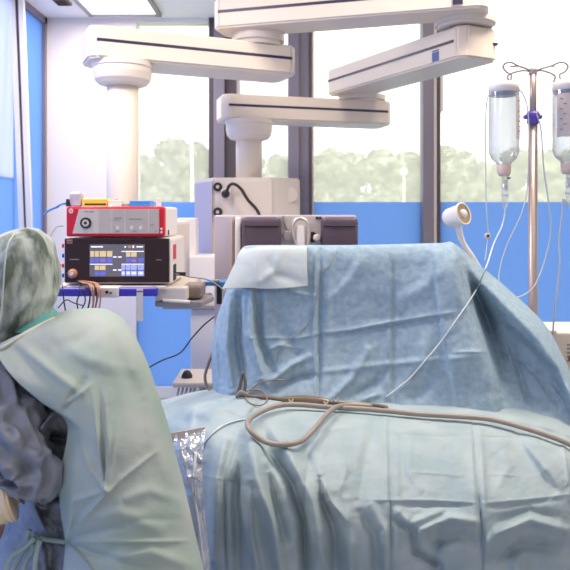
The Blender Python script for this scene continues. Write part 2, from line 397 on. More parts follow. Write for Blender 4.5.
# ------------------------------------------------------------------ ceiling pendants
def arm(parent, pl, pr, zt, h, w, stripe=(0, 1), name='arm'):
    pl, pr = Vector((*pl, 0)), Vector((*pr, 0)); d = (pr-pl).normalized(); n = Vector((-d.y, d.x, 0))
    c = .045
    fp = [pl, pr, pr+d*c+n*c, pr+d*c+n*(w-c), pr+n*w, pl+n*w, pl-d*c+n*(w-c), pl-d*c+n*c]
    b = NB(); prism(b, fp, zt-h, zt, .012, seg=3)
    o = obj(name, b, M['cream'], parent)
    b = NB(); L = (pr-pl).length
    a0, a1 = pl+d*L*stripe[0], pl+d*L*stripe[1]; n2 = -n
    prism(b, [a0+n2*.002, a1+n2*.002, a1+n*.004, a0+n*.004], zt-h*.5, zt-h*.5+.017, 0)
    obj('stripe', b, M['navy'], o)
    return o, d, n
def joint(parent, x, y, z0, z1, r):
    b = NB(); lathe(b, [(r, z0), (r, z0+(z1-z0)*.3), (r*1.12, z0+(z1-z0)*.35), (r*1.12, z1)], (x, y, 0), 40); obj('joint', b, M['offw'], parent, False)
def column(parent, x, y, ztop, zb, r, hr, zh):
    b = NB(); tube(b, [(x, y, zb), (x, y, ztop)], r, 40, smooth=False, n=2); obj('column', b, M['cream'], parent, True)
    b = NB(); lathe(b, [(r*1.02, zh), (hr*.82, zh+.012), (hr*.94, zh+.035), (hr, zh+.075), (hr, ztop-.035), (hr*1.04, ztop-.03), (hr*1.04, ztop)], (x, y, 0), 48); obj('bearing_housing', b, M['offw'], parent, False)
pA = thing('ceiling_pendant', (1.1, 4.1, HC), 'white jointed ceiling pendant carrying the red and black units, column at left', 'ceiling pendant')
cC = arm(pA, (X(218, 4.34), 4.34), (X(480, 3.9), 3.9), 3.045, .185, .27, (0, .9), 'upper_arm')
# emblem on the upper arm
b = NB(); p0 = Vector((X(453, 3.93), 3.935, 0)); dd = cC[1]
prism(b, [p0-cC[2]*.004, p0+dd*.055-cC[2]*.004, p0+dd*.055+cC[2]*.01, p0+cC[2]*.01], 2.885, 2.925); obj('emblem', b, M['navy'], cC[0])
arm(pA, (X(97, 3.96), 3.96), (X(292, 4.45), 4.45), 2.78, .185, .34, (0, 1), 'lower_arm')
joint(pA, X(258, 4.5), 4.50, 2.775, 2.865, .15)
column(pA, X(122.5, 4.15), 4.15, 2.60, 1.3, .092, .172, 2.46)
b = NB(); lathe(b, [(.14, 3.04), (.14, HC-.1), (.25, HC-.08), (.25, HC)], (1.12, 4.08, 0), 40); obj('ceiling_mount', b, M['cream'], pA)
joint(pA, 1.08, 4.2, 2.82, 2.865, .16)
b = NB(); box(b, X(75, 3.5), X(177, 3.5), 3.50, 3.98, Z(296, 3.5), Z(221, 3.5), .02); box(b, X(105, 4.15), X(140, 4.15), 3.97, 4.26, Z(286, 3.5), Z(226, 3.5), .01); hd = obj('service_head', b, M['offw'], pA)
b = NB(); box(b, X(52, 2.98), X(166, 2.98), 2.98, 3.60, Z(290, 2.98), Z(286, 2.98), .006); obj('shelf', b, M['offw'], pA)
# violet hand rail in front of the shelf
b = NB(); Yr = 2.93
for q0, q1 in ((56.5, 98), (117.5, 157)):
    box(b, X(q0, Yr), X(q1, Yr), Yr, Yr+.035, Z(296.5, Yr), Z(288, Yr), .008, seg=3)
rl = obj('hand_rail', b, M['violet'], pA)
b = NB(); box(b, X(97, Yr), X(119, Yr), Yr-.012, Yr+.06, Z(297.5, Yr), Z(286.5, Yr), .010, seg=3); obj('rail_clamp', b, M['offw'], rl)
b = NB(); lathe(b, [(.007, 0), (.007, .006)], P(107, 292, Yr-.013), 16, axis=(0, -1, 0)); lathe(b, [(.004, 0), (.004, .006)], P(111, 293, Yr-.013), 12, axis=(0, -1, 0)); obj('screw', b, M['blk'], rl)
for q in (60, 152):
    b = NB(); box(b, X(q-2, Yr), X(q+2, Yr), Yr+.02, 3.1, Z(292, Yr), Z(287, Yr), .002); obj('rail_bracket', b, M['steel'], pA)
# beige extension arm with grey tray and round hinge to the right of the shelf
b = NB(); box(b, X(157, 3.0), X(187, 3.0), 3.0, 3.5, Z(301, 3.), Z(287, 3.), .012, seg=3); obj('extension_block', b, M['cream'], pA)
b = NB(); box(b, X(183, 3.1), X(203, 3.1), 3.06, 3.22, Z(298, 3.1), Z(284, 3.1), .022, seg=4); obj('hinge_knob', b, M['taupe'], pA)
b = NB()
prism(b, [(X(155, 3.0), 3.0), (X(201, 3.0), 3.0), (X(214, 3.2), 3.2), (X(212, 3.35), 3.35), (X(155, 3.3), 3.3)], Z(307, 3.0), Z(302, 3.0), .004); obj('lower_tray', b, M['grey'], pA)
b = NB(); tube(b, [P(158, 301, 3.02), P(158, 296, 3.02)], .012, 12, smooth=False); tube(b, [P(163, 300.5, 3.0), P(190, 302, 3.0)], .008, 8, smooth=False); obj('tray_fittings', b, M['offw'], pA)
# second pendant
pB = thing('ceiling_pendant', (1.1, 4.3, HC), 'white jointed ceiling pendant whose column carries the tall unit with black sockets', 'ceiling pendant')
aD = arm(pB, (X(328, 5.36), 5.36), (X(457, 4.09), 4.09), 2.81, .19, .30, (0, .98), 'upper_arm')
p0 = Vector((X(444, 4.25), 4.2, 0)); p0 = Vector((X(457, 4.09), 4.09, 0))-aD[1]*.22; nn = aD[2]
b = NB(); prism(b, [p0-nn*.003, p0+aD[1]*.06-nn*.003, p0+aD[1]*.06+nn*.01, p0+nn*.01], 2.635, 2.69); obj('emblem', b, M['blue'], aD[0])
b = NB(); prism(b, [p0-nn*.003, p0+aD[1]*.06-nn*.003, p0+aD[1]*.06+nn*.01, p0+nn*.01], 2.695, 2.702); obj('emblem_line', b, M['blue'], aD[0])
pe = P(494, 45, 4.2); b = NB(); box(b, pe.x-.02, pe.x+.012, 4.16, 4.2, pe.z-.008, pe.z+.004); obj('release_pin', b, M['navy'], aD[0])
arm(pB, (X(229, 5.0), 5.0), (X(388, 5.34), 5.34), 2.57, .18, .30, (0, 1), 'lower_arm')
joint(pB, .60, 5.45, 2.565, 2.625, .16)
column(pB, X(249, 5.15), 5.15, 2.395, 1.9, .096, .17, 2.245)
# tall service unit on the second column
u = [(X(195, 5.25), 5.25), (X(213, 4.9), 4.9), (X(270, 4.86), 4.86), (X(300, 5.0), 5.0), (X(300, 5.35), 5.35), (X(205, 5.5), 5.5)]
b = NB(); prism(b, u, .9, Z(178, 4.95), .012); sv = obj('service_unit', b, M['offw'], pB)
b = NB(); prism(b, [(X(194.6, 5.24), 5.24), (X(212, 4.89), 4.89), (X(212.5, 4.9), 4.92), (X(196, 5.3), 5.3)], Z(280, 5), Z(182, 5), 0); obj('side_panel', b, M['lav'], sv)
b = NB(); box(b, X(234, 4.87), X(272, 4.87), 4.855, 4.90, Z(230, 4.87), Z(181, 4.87), .004); obj('front_panel', b, M['cream'], sv)
b = NB(); lathe(b, [(.055, 0), (.055, .01), (.05, .012)], P(290, 195, 4.96), 32, axis=(0.1, -1, 0)); lathe(b, [(.03, .0), (.03, .014)], P(290, 195, 4.96), 24, axis=(.1, -1, 0)); obj('round_vent', b, M['cream'], sv)
for (qx, qy) in ((218, 187), (218, 212)):
    b = NB(); lathe(b, [(.032, 0), (.032, .02), (.018, .022), (.018, .03)], P(qx, qy, 4.9), 24, axis=(0, -1, 0)); lathe(b, [(.012, 0), (.012, .036)], P(qx, qy, 4.9), 12, axis=(0, -1, 0), mi=1); obj('socket', b, [M['blk'], M['steel']], sv)
b = NB(); box(b, X(221, 4.88), X(231, 4.88), 4.88, 4.9, Z(199, 4.88), Z(189, 4.88), .004); obj('socket_plate', b, M['white'], sv)
b = NB(); lathe(b, [(.03, 0), (.026, .05), (.012, .07)], P(225.5, 194, 4.87), 20, axis=(.1, -1, .1))
tube(b, [P(226, 194, 4.80), P(229, 186, 4.78), P(234, 184, 4.78), P(241, 189, 4.78), P(248, 200, 4.78), P(259, 214, 4.78), P(262, 240, 4.7)], .011, 10)
tag(obj('power_cable', b, M['blk'], None, True), 'black plug and cable arching down the tall white unit', 'power cable')
# ------------------------------------------------------------------ anaesthesia machine behind the screen drape
Ya = 3.75
am = thing('anaesthesia_machine', (X(285, 3.9), 3.95, 0), 'anaesthesia machine with two dark purple padded boxes behind the blue screen drape', 'medical machine')
b = NB(); box(b, X(214, Ya), X(357, Ya), Ya+.03, Ya+.5, .0, Z(215, Ya), .012); obj('body', b, M['lav'], am)
b = NB(); box(b, X(214.5, Ya), X(234, Ya), Ya-.005, Ya+.04, .2, Z(216, Ya), .006)
obj('side_door', b, M['lav'], am)
b = NB(); box(b, X(230.5, Ya), X(232.5, Ya), Ya-.012, Ya+.0, Z(275, Ya), Z(218, Ya), .002); obj('door_strip', b, mat('beige_strip', (206, 180, 164), .5), am)
b = NB(); box(b, X(235, Ya), X(241, Ya), Ya-.02, Ya+.04, .9, Z(217, Ya), .01); obj('door_jamb', b, M['white'], am)
b = NB(); box(b, X(280, Ya), X(322, Ya), Ya+.0, Ya+.05, .9, Z(215.5, Ya), .006); obj('steel_panel', b, M['steel'], am)
for q0, q1 in ((242.5, 280.5), (321.5, 356.5)):
    b = NB(); box(b, X(q0, Ya), X(q1, Ya), Ya-.10, Ya+.03, Z(250, Ya), Z(217, Ya), .028, seg=4)
    o = obj('padded_box', b, M['purple'], am, True)
    b = NB(); tube(b, [P(q0+1.5, 226, Ya-.1), P((q0+q1)/2, 226, Ya-.104), P(q1-1.5, 226, Ya-.1)], .004, 6)
    for sx in (q0+1.2, q1-1.2): tube(b, [P(sx, 219, Ya-.075), P(sx+.2, 235, Ya-.085), P(sx, 250, Ya-.08)], .003, 6)
    obj('piping', b, M['blk'], o, True)
b = NB(); tube(b, [P(297, 248, Ya-.03), P(293.5, 238, Ya-.04), P(292.5, 228, Ya-.04), P(296, 220, Ya-.04), P(302, 218.5, Ya-.04), P(307.5, 223, Ya-.04), P(309, 232, Ya-.04), P(308, 248, Ya-.04)], .009, 12); obj('curved_pipe', b, M['steel'], am, True)
b = NB(); box(b, X(296, Ya), X(305, Ya), Ya-.04, Ya+.0, Z(248, Ya), Z(225, Ya), .012, seg=3); obj('valve_block', b, M['white'], am)
b = NB(); lathe(b, [(.03, 0), (.03, .02), (.022, .024), (.022, .02)], P(288, 236, Ya), 28, axis=(0, -1, 0)); lathe(b, [(.010, 0), (.010, .036)], P(288, 236, Ya), 16, axis=(0, -1, 0)); obj('dial', b, M['steel'], am)
b = NB(); lathe(b, [(.028, 0), (.028, .012)], P(312.5, 237, Ya), 24, axis=(0, -1, 0), mi=1); lathe(b, [(.018, 0), (.02, .05), (.012, .06)], P(316, 237.5, Ya), 20, axis=(.1, -1, 0)); obj('knob', b, [M['offw'], M['blk']], am)
b = NB(); tube(b, [P(283, 216, Ya-.01), P(286, 226, Ya-.012), P(289, 232, Ya-.015)], .008, 8); obj('bracket_lever', b, M['grey'], am)
b = NB()
for q in (317, 320): lathe(b, [(.008, 0), (.008, .02)], P(q, 218, Ya), 12, axis=(0, -1, 0))
obj('bolt', b, M['blk'], am)
# white trolley with a pedestal and a pale bin on it
Yt = 4.55
tr = thing('equipment_trolley', (X(205, Yt), Yt+.2, 0), 'white trolley with pedestal between the black unit and the blue drape', 'trolley')
b = NB(); box(b, X(160, Yt), X(241, Yt), Yt, Yt+.28, Z(306, Yt), Z(256, Yt), .01); obj('body', b, M['white'], tr)
b = NB(); box(b, X(163, Yt), X(238, Yt), Yt-.015, Yt+.25, Z(309, Yt), Z(306, Yt), .004); obj('tray', b, M['grey'], tr)
b = NB(); box(b, X(190, Yt), X(232, Yt), Yt+.02, Yt+.26, 0, Z(309, Yt), .008); obj('pedestal', b, M['white'], tr)
o = Bx('storage_bin', 166, 195.5, 218, 256, 4.65, .17, M['white'], None, .01); tag(o, 'plain white storage bin behind the stacked red and black units', 'bin')
# blue clips and wires right of the shelf
t = thing('cable_connector', P(212, 283, 3.3), 'blue cable connector lying on a small steel bracket left of the drape', 'connector')
b = NB(); box(b, X(205, 3.3), X(228, 3.3), 3.28, 3.40, Z(285.5, 3.3), Z(281.5, 3.3), .004); obj('plate', b, M['azure'], t)
b = NB(); box(b, X(200, 3.3), X(206, 3.3), 3.29, 3.33, Z(287, 3.3), Z(282, 3.3), .004); obj('plug', b, M['grey'], t)
b = NB(); box(b, X(214, 3.3), X(220, 3.3), 3.27, 3.31, Z(282, 3.3), Z(279.5, 3.3), .003); obj('plug', b, M['grey'], t)
b = NB(); box(b, X(216, 3.3), X(221, 3.3), 3.32, 3.36, Z(305, 3.3), Z(284, 3.3), .004); obj('bracket', b, M['blk'], t)
tag(cable('signal_cable', [P(172, 276, 3.1), P(176, 274, 3.08), P(190, 277, 3.15), P(205, 279, 3.25), P(216, 284, 3.26), P(226, 292, 3.2)], .003, M['grey']), 'thin grey cable from the black unit socket to the drape', 'cable')
tag(cable('signal_cable', [P(140, 374, 2.7), P(150, 367, 2.7), P(163, 360, 2.7), P(180, 353, 2.7), P(192, 338, 2.7), P(204, 325, 2.7), P(214, 317, 2.68)], .0028, M['blk']), 'thin black cable crossing the blue glazing below the shelf', 'cable')
# ------------------------------------------------------------------ black touchscreen unit
Yd = 3.0
def pr(px, py, Y, off=0): v = P(px, py, Y); v.y -= off; return v
def rect(bm, px0, px1, py0, py1, Y, dep, mi=0, bev=0): box(bm, X(px0, Y), X(px1, Y), Y, Y+dep, Z(py1, Y), Z(py0, Y), bev, mi)
g = thing('electrosurgical_unit', P(117, 284.5, Yd), 'black-fronted touchscreen unit on the shelf under the red unit', 'medical device')
b = NB(); rect(b, 63.5, 171, 238, 284, Yd, .40, 0, .012)
hs = obj('housing', b, M['white'], g)
b = NB(); rect(b, 64.5, 169, 238.5, 282.5, Yd-.012, .02, 0, .003); fp = obj('front_plate', b, M['black'], g)
b = NB(); L = [em((88, 84, 92), .6), em((196, 176, 130), .6), em((84, 92, 176), .7), em((225, 225, 235), .8), em((150, 160, 225), .8), em((200, 130, 120), .6)]
Ys = Yd-.0135
rect(b, 89.6, 144.5, 244.3, 276.6, Ys, .003, 0)
Yq = Ys-.0006
def tile(a, c, d, e, k): rect(b, a, c, d, e, Yq, .001, k)
for a, c in ((90.3, 94), (94.8, 98.8), (99.6, 106), (107, 112.3)): tile(a, c, 251, 256.8, 1); tile(a, c, 258, 262.6, 2)
tile(100.5, 105, 259.3, 261.5, 5)
tile(90, 112.5, 263.8, 264.6, 3); tile(90.8, 103, 246.2, 247.4, 3)
for a, c in ((94.8, 99), (99.6, 105.5)): tile(a, c, 265.5, 270, 1); tile(a, c, 271.4, 275.5, 2)
for a, c in ((113, 116.5), (118, 121.5)): tile(a, c, 256.4, 257.6, 3); tile(a, c, 269.4, 270.6, 3)
for a, c in ((126, 130.3), (131, 136.6)): tile(a, c, 252.2, 256.8, 1)
for a, c in ((126, 130.3), (131, 136.6), (137.8, 143.6)): tile(a, c, 258, 262.4, 2)
tile(131.5, 136, 259.8, 261.6, 5)
tile(121.5, 143.8, 251, 251.8, 3); tile(121.5, 143.8, 263.8, 264.6, 3)
for a, c in ((121.5, 125), (126, 130.3), (131, 136.6), (137.8, 143.6)):
    tile(a, c, 265.2, 269.6, 4); tile(a, c, 270.8, 275.6, 4); tile(a+.8, c-.8, 266.8, 268, 2); tile(a+.8, c-.8, 272.5, 273.8, 3)
tile(124.5, 126, 246, 247.6, 3); tile(128, 131, 246, 247.6, 5); tile(132.5, 134, 245.6, 248, 3); tile(136.5, 143, 246.2, 247.4, 3)
obj('touchscreen', b, L, g)
b = NB(); rect(b, 66.5, 72.5, 239.5, 241, Yd-.0135, .002); 
for k in range(4): rect(b, 66.8+k*1.5, 67.8+k*1.5, 241.6, 243.6, Yd-.0135, .002)
obj('emblem', b, M['copper'], fp)
for e_ in ((69.5, 79, 259, 259.9), (156.5, 161.5, 259.4, 260.3)):
    b = NB(); rect(b, *e_, Yd-.0135, .002); obj('printed_mark', b, M['grey'], fp)
b = NB(); lathe(b, [(.02, 0), (.02, .01), (.012, .016)], P(73, 273.5, Yd-.012), 24, axis=(0, -1, 0)); lathe(b, [(.008, 0), (.008, .024)], P(73, 273.5, Yd-.012), 12, axis=(0, -1, 0), mi=1); obj('front_socket', b, [M['copper'], M['white']], g)
sxp = X(171, Yd)
for (ya, yb2, mm, nm) in ((244, 259, 'red', 'handle_recess'), (264, 280, 'blk', 'side_socket')):
    b = NB(); box(b, sxp-.004, sxp+.003, Yd+.06, Yd+.13, Z(yb2, Yd+.1), Z(ya, Yd+.1), .003)
    obj(nm, b, M[mm], g)
for k, q in enumerate((246, 256, 266, 276)):
    b = NB(); box(b, X(62.5, Yd)-.010, X(63.5, Yd)+.004, Yd+.02, Yd+.04, Z(q+2, Yd), Z(q-2, Yd), .004)
    obj('side_plug', b, M['violet' if k % 2 else 'red'], g)
b = NB(); box(b, X(171, Yd)-.001, X(171, Yd)+.05, Yd+.09, Yd+.1, Z(275.5, Yd+.1), Z(272, Yd+.1), .003); obj('plug', b, M['blk'], g)
# ------------------------------------------------------------------ red unit
Ye = 3.0
g = thing('red_fronted_unit', P(115, 237, Ye), 'red-framed white medical unit stacked on the black touchscreen unit', 'medical device')
b = NB(); zt, zb = Z(206.5, Ye), Z(236.5, Ye)
box(b, X(67, Ye), X(164, Ye), Ye+.02, Ye+.38, zb, zt, .012, seg=3); obj('housing', b, M['white'], g)
b = NB(); rect(b, 65.8, 164.5, 206.5, 236.7, Ye-.015, .045, 0, .011); rf = obj('front_frame', b, M['red'], g)
b = NB(); Yf = Ye-.0165
def poly(bm, pts, Y, dep, mi=0):
    t = bmesh.new(); f = t.faces.new([t.verts.new(P(a, c, Y)) for a, c in pts])
    r = bmesh.ops.extrude_face_region(t, geom=[f])
    for v in r['geom']:
        if isinstance(v, bmesh.types.BMVert): v.co.y += dep
    merge(bm, t, mi)
poly(b, [(79, 209), (97.5, 209), (97.5, 233.5), (72.5, 233.5)], Yf, .004, 0)
poly(b, [(97.5, 209), (159, 209), (159, 233.5), (97.5, 233.5)], Yf, .004, 1)
for q in (98, 111.5, 124.5, 148): rect(b, q, q+.9, 210, 233, Yf-.001, .002, 0)
obj('front_panel', b, [M['face'], M['face2']], g)
b = NB(); lathe(b, [(.0235, 0), (.0235, .008), (.015, .008)], P(86, 223, Yf), 32, axis=(0, -1, 0)); lathe(b, [(.015, 0), (.015, .009)], P(86, 223, Yf), 24, axis=(0, -1, 0), mi=1); lathe(b, [(.0065, 0), (.0065, .011)], P(86, 223, Yf), 12, axis=(0, -1, 0)); obj('socket', b, [M['blk'], M['face']], g)
b = NB()
for (a, c, d, e, k) in ((84, 88, 211.2, 212.1, 0), (89, 94, 211.2, 212.1, 1), (114, 121.5, 217.5, 218.4, 0), (114, 119, 219.4, 220, 0), (129, 142.5, 218.7, 219.6, 0), (115.5, 120, 231, 231.8, 1), (133, 137, 231, 231.8, 1), (150.5, 154, 224.5, 225.3, 1), (155.3, 156.4, 230.5, 231.8, 0)): rect(b, a, c, d, e, Yf-.001, .002, k)
for a in (116, 130, 139): rect(b, a, a+3, 226, 229.3, Yf-.001, .002, 2)
obj('printed_markings', b, [M['grey'], M['hose'], M['white']], g)
b = NB(); c0 = P(71, 211, Ye-.016)
for k in range(3):                                      # small round white emblem with bars
    box(b, c0.x-.007, c0.x+.007, c0.y-.001, c0.y+.002, c0.z-.009+k*.007, c0.z-.005+k*.007)
t_ = bmesh.new(); f = [t_.verts.new((c0.x+math.cos(a)*.0115, c0.y-.0008, c0.z+math.sin(a)*.0115)) for a in [math.pi/2*k for k in range(4)]]; f2 = [t_.verts.new((c0.x+math.cos(a)*.0085, c0.y-.0008, c0.z+math.sin(a)*.0085)) for a in [math.pi/2*k for k in range(4)]]
for i in range(4): t_.faces.new((f[i], f[(i+1) % 4], f2[(i+1) % 4], f2[i]))
merge(b, t_); obj('emblem', b, M['white'], rf)
for q in (229, 232.2):
    b = NB(); lathe(b, [(.005, 0), (.005, .006), (.003, .007)], P(161.6, q, Ye-.015), 12, axis=(0, -1, 0)); obj('button', b, M['face'], g)
b = NB(); box(b, X(164, Ye)-.003, X(164, Ye)+.003, Ye+.1, Ye+.12, Z(235, Ye+.1), Z(230, Ye+.1), .001); obj('side_slot', b, M['blk'], g)
# things lying on the red unit
Yo = 3.06; zt = Z(206.5, Ye)
def top_item(name, px0, px1, py0, m, label, cat, dep=.1, y=3.06, bev=.006, extra=None):
    t = thing(name, (X((px0+px1)/2, y), y+dep/2, zt), label, cat)
    b = NB(); box(b, X(px0, y), X(px1, y), y, y+dep, zt+.0005, Z(py0, y), bev, seg=3); o = obj('body', b, M[m], t)
    if extra: extra(t, y)
    return t
def grey_dome(t, y):
    b = NB(); lathe(b, [(.02, 0), (.034, .004), (.03, .03), (.012, .034)], (X(72, y), y+.02, zt+.036), 24); 
top_item('cable_holder', 68.5, 81, 191.5, 'lav', 'grey upright rounded block on the left end of the red unit', 'holder', .06, bev=.02)
top_item('black_clip', 65.8, 68.2, 199, 'blk', 'small black clip at far left end on top of red unit', 'clip', .05, bev=.003)
def slot(t, y):
    b = NB(); box(b, X(84.5, y), X(106, y), y-.002, y+.02, zt+.006, zt+.014, .001); obj('opening', b, M['blk'], t)
top_item('yellow_case', 82, 107, 198.3, 'yellow', 'yellow flat case with dark slot on the red unit', 'case', .12, bev=.008, extra=slot)
def redbtn(t, y):
    b = NB(); lathe(b, [(.008, 0), (.008, .004)], (X(115, y), y+.03, Z(200, y)-.001), 16); obj('button', b, M['red'], t)
top_item('white_remote', 108, 121.5, 200, 'offw', 'white small box with red button between yellow and blue items', 'box', .07, bev=.004, extra=redbtn)
top_item('grey_connector', 122, 129, 203.5, 'grey', 'flat grey connector beside the blue case on red unit', 'connector', .05, bev=.003)
top_item('blue_case', 129.5, 150, 200.5, 'azure', 'flat blue case lying on the red unit at right', 'case', .10, bev=.006)
top_item('white_bracket', 156, 159.5, 198, 'offw', 'thin white upright tab at right end on the red unit', 'bracket', .05, bev=.005)
tag(cable('blue_cable', [(X(67, 3.05), 3.1, Z(203, 3.05)), P(62, 204, 3.05), P(57, 207, 3.05), P(50, 210, 3.2), P(44, 214, 3.5)], .005, M['azure']), 'short blue cable leaving the black clip to the left', 'cable')
tag(cable('signal_cable', [P(63, 226, 3.2), P(57, 227, 3.15), P(52, 233, 3.1), P(49, 243, 3.05), P(50, 256, 3.05), P(57, 262, 3.08), P(62.5, 266, 3.07)], .003, M['grey']), 'grey cable looping left of the red and black units', 'cable')
# copper cable bundle over the rail
for k in range(6):
    q = 88+k*2.2; r_ = random.uniform(-1, 1)
    tag(cable('patient_cable', [P(76+k*1.0, 281, 2.99), P(q-5, 284.0-k*.3, 2.95), P(q-1, 284.5, 2.905), P(q+1, 289, 2.885), P(q+2+r_, 297, 2.885), P(q+1+r_*2, 304+k % 3*2, 2.90), P(q-1+r_*2, 312, 2.92)], .0035, M['copper' if k % 3 else 'blk']), 'thin %s cable slung over the violet rail, %s of its bundle' % ('copper' if k % 3 else 'black', ('left edge', 'second from left', 'third from left', 'middle', 'second from right', 'right edge')[k]), 'cable', 'brownish cables over the violet rail')
for k, q in enumerate((62, 79, 83)):
    tag(cable('hanging_wire', [P(q, 284, 2.91), P(q+1, 292, 2.88), P(q+(-1)**k*2, 302, 2.90), P(q+4*(1-k), 314, 2.92)], .0028, M['blk']), ('thin dark wire hanging over the left end of the violet rail', 'thin dark wire over the violet rail, second from its left end', 'thin dark wire over the violet rail, next to the copper bundle')[k], 'wire', 'dark wires over the violet rail')
tag(cable('hanging_wire', [P(58, 308, 2.96), P(66, 300, 2.97), P(74, 303, 2.96), P(84, 306, 2.96)], .0024, M['blk']), 'thin dark wire drooping sideways below the violet rail', 'wire')
b = NB(); rect(b, 136.5, 143, 291, 321, 2.92, .0015); rect(b, 136.5, 143, 289, 292, 2.92, .002); tag(obj('tape_strip', b, M['face'], None), 'pale strip of tape hanging from the violet rail', 'tape')
# ------------------------------------------------------------------ small table with tray behind the gown
t = thing('instrument_stand', (X(195, 3.3), 3.4, 0), 'white instrument stand with slatted tray behind the drape at left', 'stand')
b = NB(); box(b, X(172, 3.3), X(222, 3.3), 3.3, 3.6, Z(388, 3.3), Z(382.5, 3.3), .008); obj('tray', b, M['offw'], t)
b = NB()
for k in range(5): tube(b, [P(179+k*4, 388, 3.34), P(176+k*4, 400, 3.34), P(176+k*4, 412, 3.34)], .006, 6, smooth=False)
obj('rack', b, M['steel'], t, True)
b = NB(); box(b, X(196, 3.3), X(212, 3.3), 3.4, 3.5, 0, Z(388, 3.3), .01); obj('column', b, M['offw'], t)
b = NB(); box(b, X(172, 3.3), X(226, 3.3), 3.28, 3.62, 0, .05, .015); obj('base', b, M['grey'], t)
b = NB(); lathe(b, [(.026, 0), (.026, .012), (.016, .03), (.004, .036)], (X(187, 3.4), 3.4, Z(382.5, 3.3)), 20); tag(obj('rubber_bulb', b, M['blk'], None, True), 'small black rubber bulb lying on the white instrument stand', 'rubber bulb')
tag(cable('thin_hose', [P(213, 352, 2.75), P(207, 368, 2.75), P(205, 378, 2.75), P(208, 388, 2.75), P(216, 393, 2.72), P(226, 395, 2.6)], .006, M['taupe']), 'grey brown hose hanging down beside left edge of drape', 'hose')
# ------------------------------------------------------------------ operating table under the drapes
t = thing('operating_table', (.5, 2.75, 0), 'operating table with pedestal hidden under the blue drapes', 'operating table')
b = NB(); box(b, -.2, .95, 2.48, 2.82, .86, .90, .02); obj('table_top', b, M['blk'], t)
b = NB(); box(b, .2, .6, 2.5, 2.78, .08, .86, .03); obj('pedestal', b, M['steel'], t)
b = NB(); box(b, .05, .7, 2.4, 2.82, 0, .08, .02); obj('base', b, M['steel'], t)
b = NB(); tube(b, [P(256, 250, 2.72), P(300, 249, 2.72), P(452, 247, 2.72)], .012, 10)
for q in (256, 452): tube(b, [P(q, 248, 2.72), (X(q, 2.72), 2.72, .88)], .012, 10, smooth=False)
obj('screen_frame', b, M['steel'], t, True)
# ------------------------------------------------------------------ drapes
# screen drape
def row(pxs, pys, Ys): return list(zip(pxs, pys, Ys))
sr = [
 row([243, 248, 275, 305, 350, 400, 440, 455, 480, 512, 546, 566, 586, 640], [255, 250, 248, 248, 248, 247, 246, 247, 268, 294, 328, 364, 406, 490], [2.95, 2.80, 2.78, 2.78, 2.78, 2.78, 2.78, 2.80, 2.88, 2.90, 2.88, 2.84, 2.78, 2.68]),
 row([241, 247, 275, 305, 350, 400, 440, 454, 478, 508, 544, 565, 585, 640], [250, 246, 245.5, 245.5, 245.5, 244.5, 243.5, 244, 265, 290, 325, 362, 404, 490], [2.9, 2.72, 2.69, 2.69, 2.69, 2.69, 2.69, 2.71, 2.80, 2.80, 2.76, 2.72, 2.66, 2.56]),
 row([236, 242, 273, 305, 350, 400, 437, 456, 474, 500, 534, 560, 582, 640], [262, 258, 256, 256, 256, 255, 254, 258, 276, 301, 334, 370, 412, 495], [2.85, 2.67, 2.64, 2.64, 2.64, 2.64, 2.62, 2.61, 2.68, 2.60, 2.53, 2.49, 2.45, 2.42]),
 row([226, 233, 268, 305, 350, 400, 438, 461, 478, 502, 530, 556, 580, 640], [292, 288, 286, 286, 286, 285, 285, 288, 304, 328, 352, 384, 424, 500], [2.8, 2.64, 2.60, 2.61, 2.61, 2.61, 2.57, 2.56, 2.75, 2.68, 2.60, 2.55, 2.48, 2.4]),
 row([216, 224, 262, 305, 350, 400, 442, 472, 486, 507, 532, 556, 580, 640], [322, 320, 322, 324, 324, 322, 322, 324, 336, 352, 372, 398, 432, 505], [2.76, 2.62, 2.57, 2.58, 2.58, 2.58, 2.53, 2.53, 2.68, 2.66, 2.60, 2.53, 2.46, 2.4]),
 row([212, 219, 258, 305, 350, 400, 446, 482, 495, 513, 536, 558, 582, 640], [350, 350, 356, 360, 360, 360, 360, 360, 368, 380, 396, 414, 440, 510], [2.72, 2.60, 2.54, 2.54, 2.54, 2.54, 2.49, 2.48, 2.58, 2.58, 2.54, 2.49, 2.44, 2.4]),
 row([212, 221, 256, 305, 350, 400, 450, 490, 502, 518, 540, 562, 584, 640], [376, 378, 384, 388, 392, 393, 394, 394, 398, 406, 416, 430, 450, 515], [2.7, 2.57, 2.50, 2.49, 2.49, 2.50, 2.47, 2.45, 2.51, 2.51, 2.48, 2.45, 2.42, 2.4]),
 row([214, 224, 256, 305, 350, 400, 450, 492, 506, 524, 544, 566, 586, 640], [396, 400, 408, 414, 420, 422, 422, 422, 428, 434, 440, 452, 466, 525], [2.7, 2.54, 2.46, 2.43, 2.43, 2.44, 2.43, 2.43, 2.45, 2.45, 2.43, 2.41, 2.40, 2.4]),
]
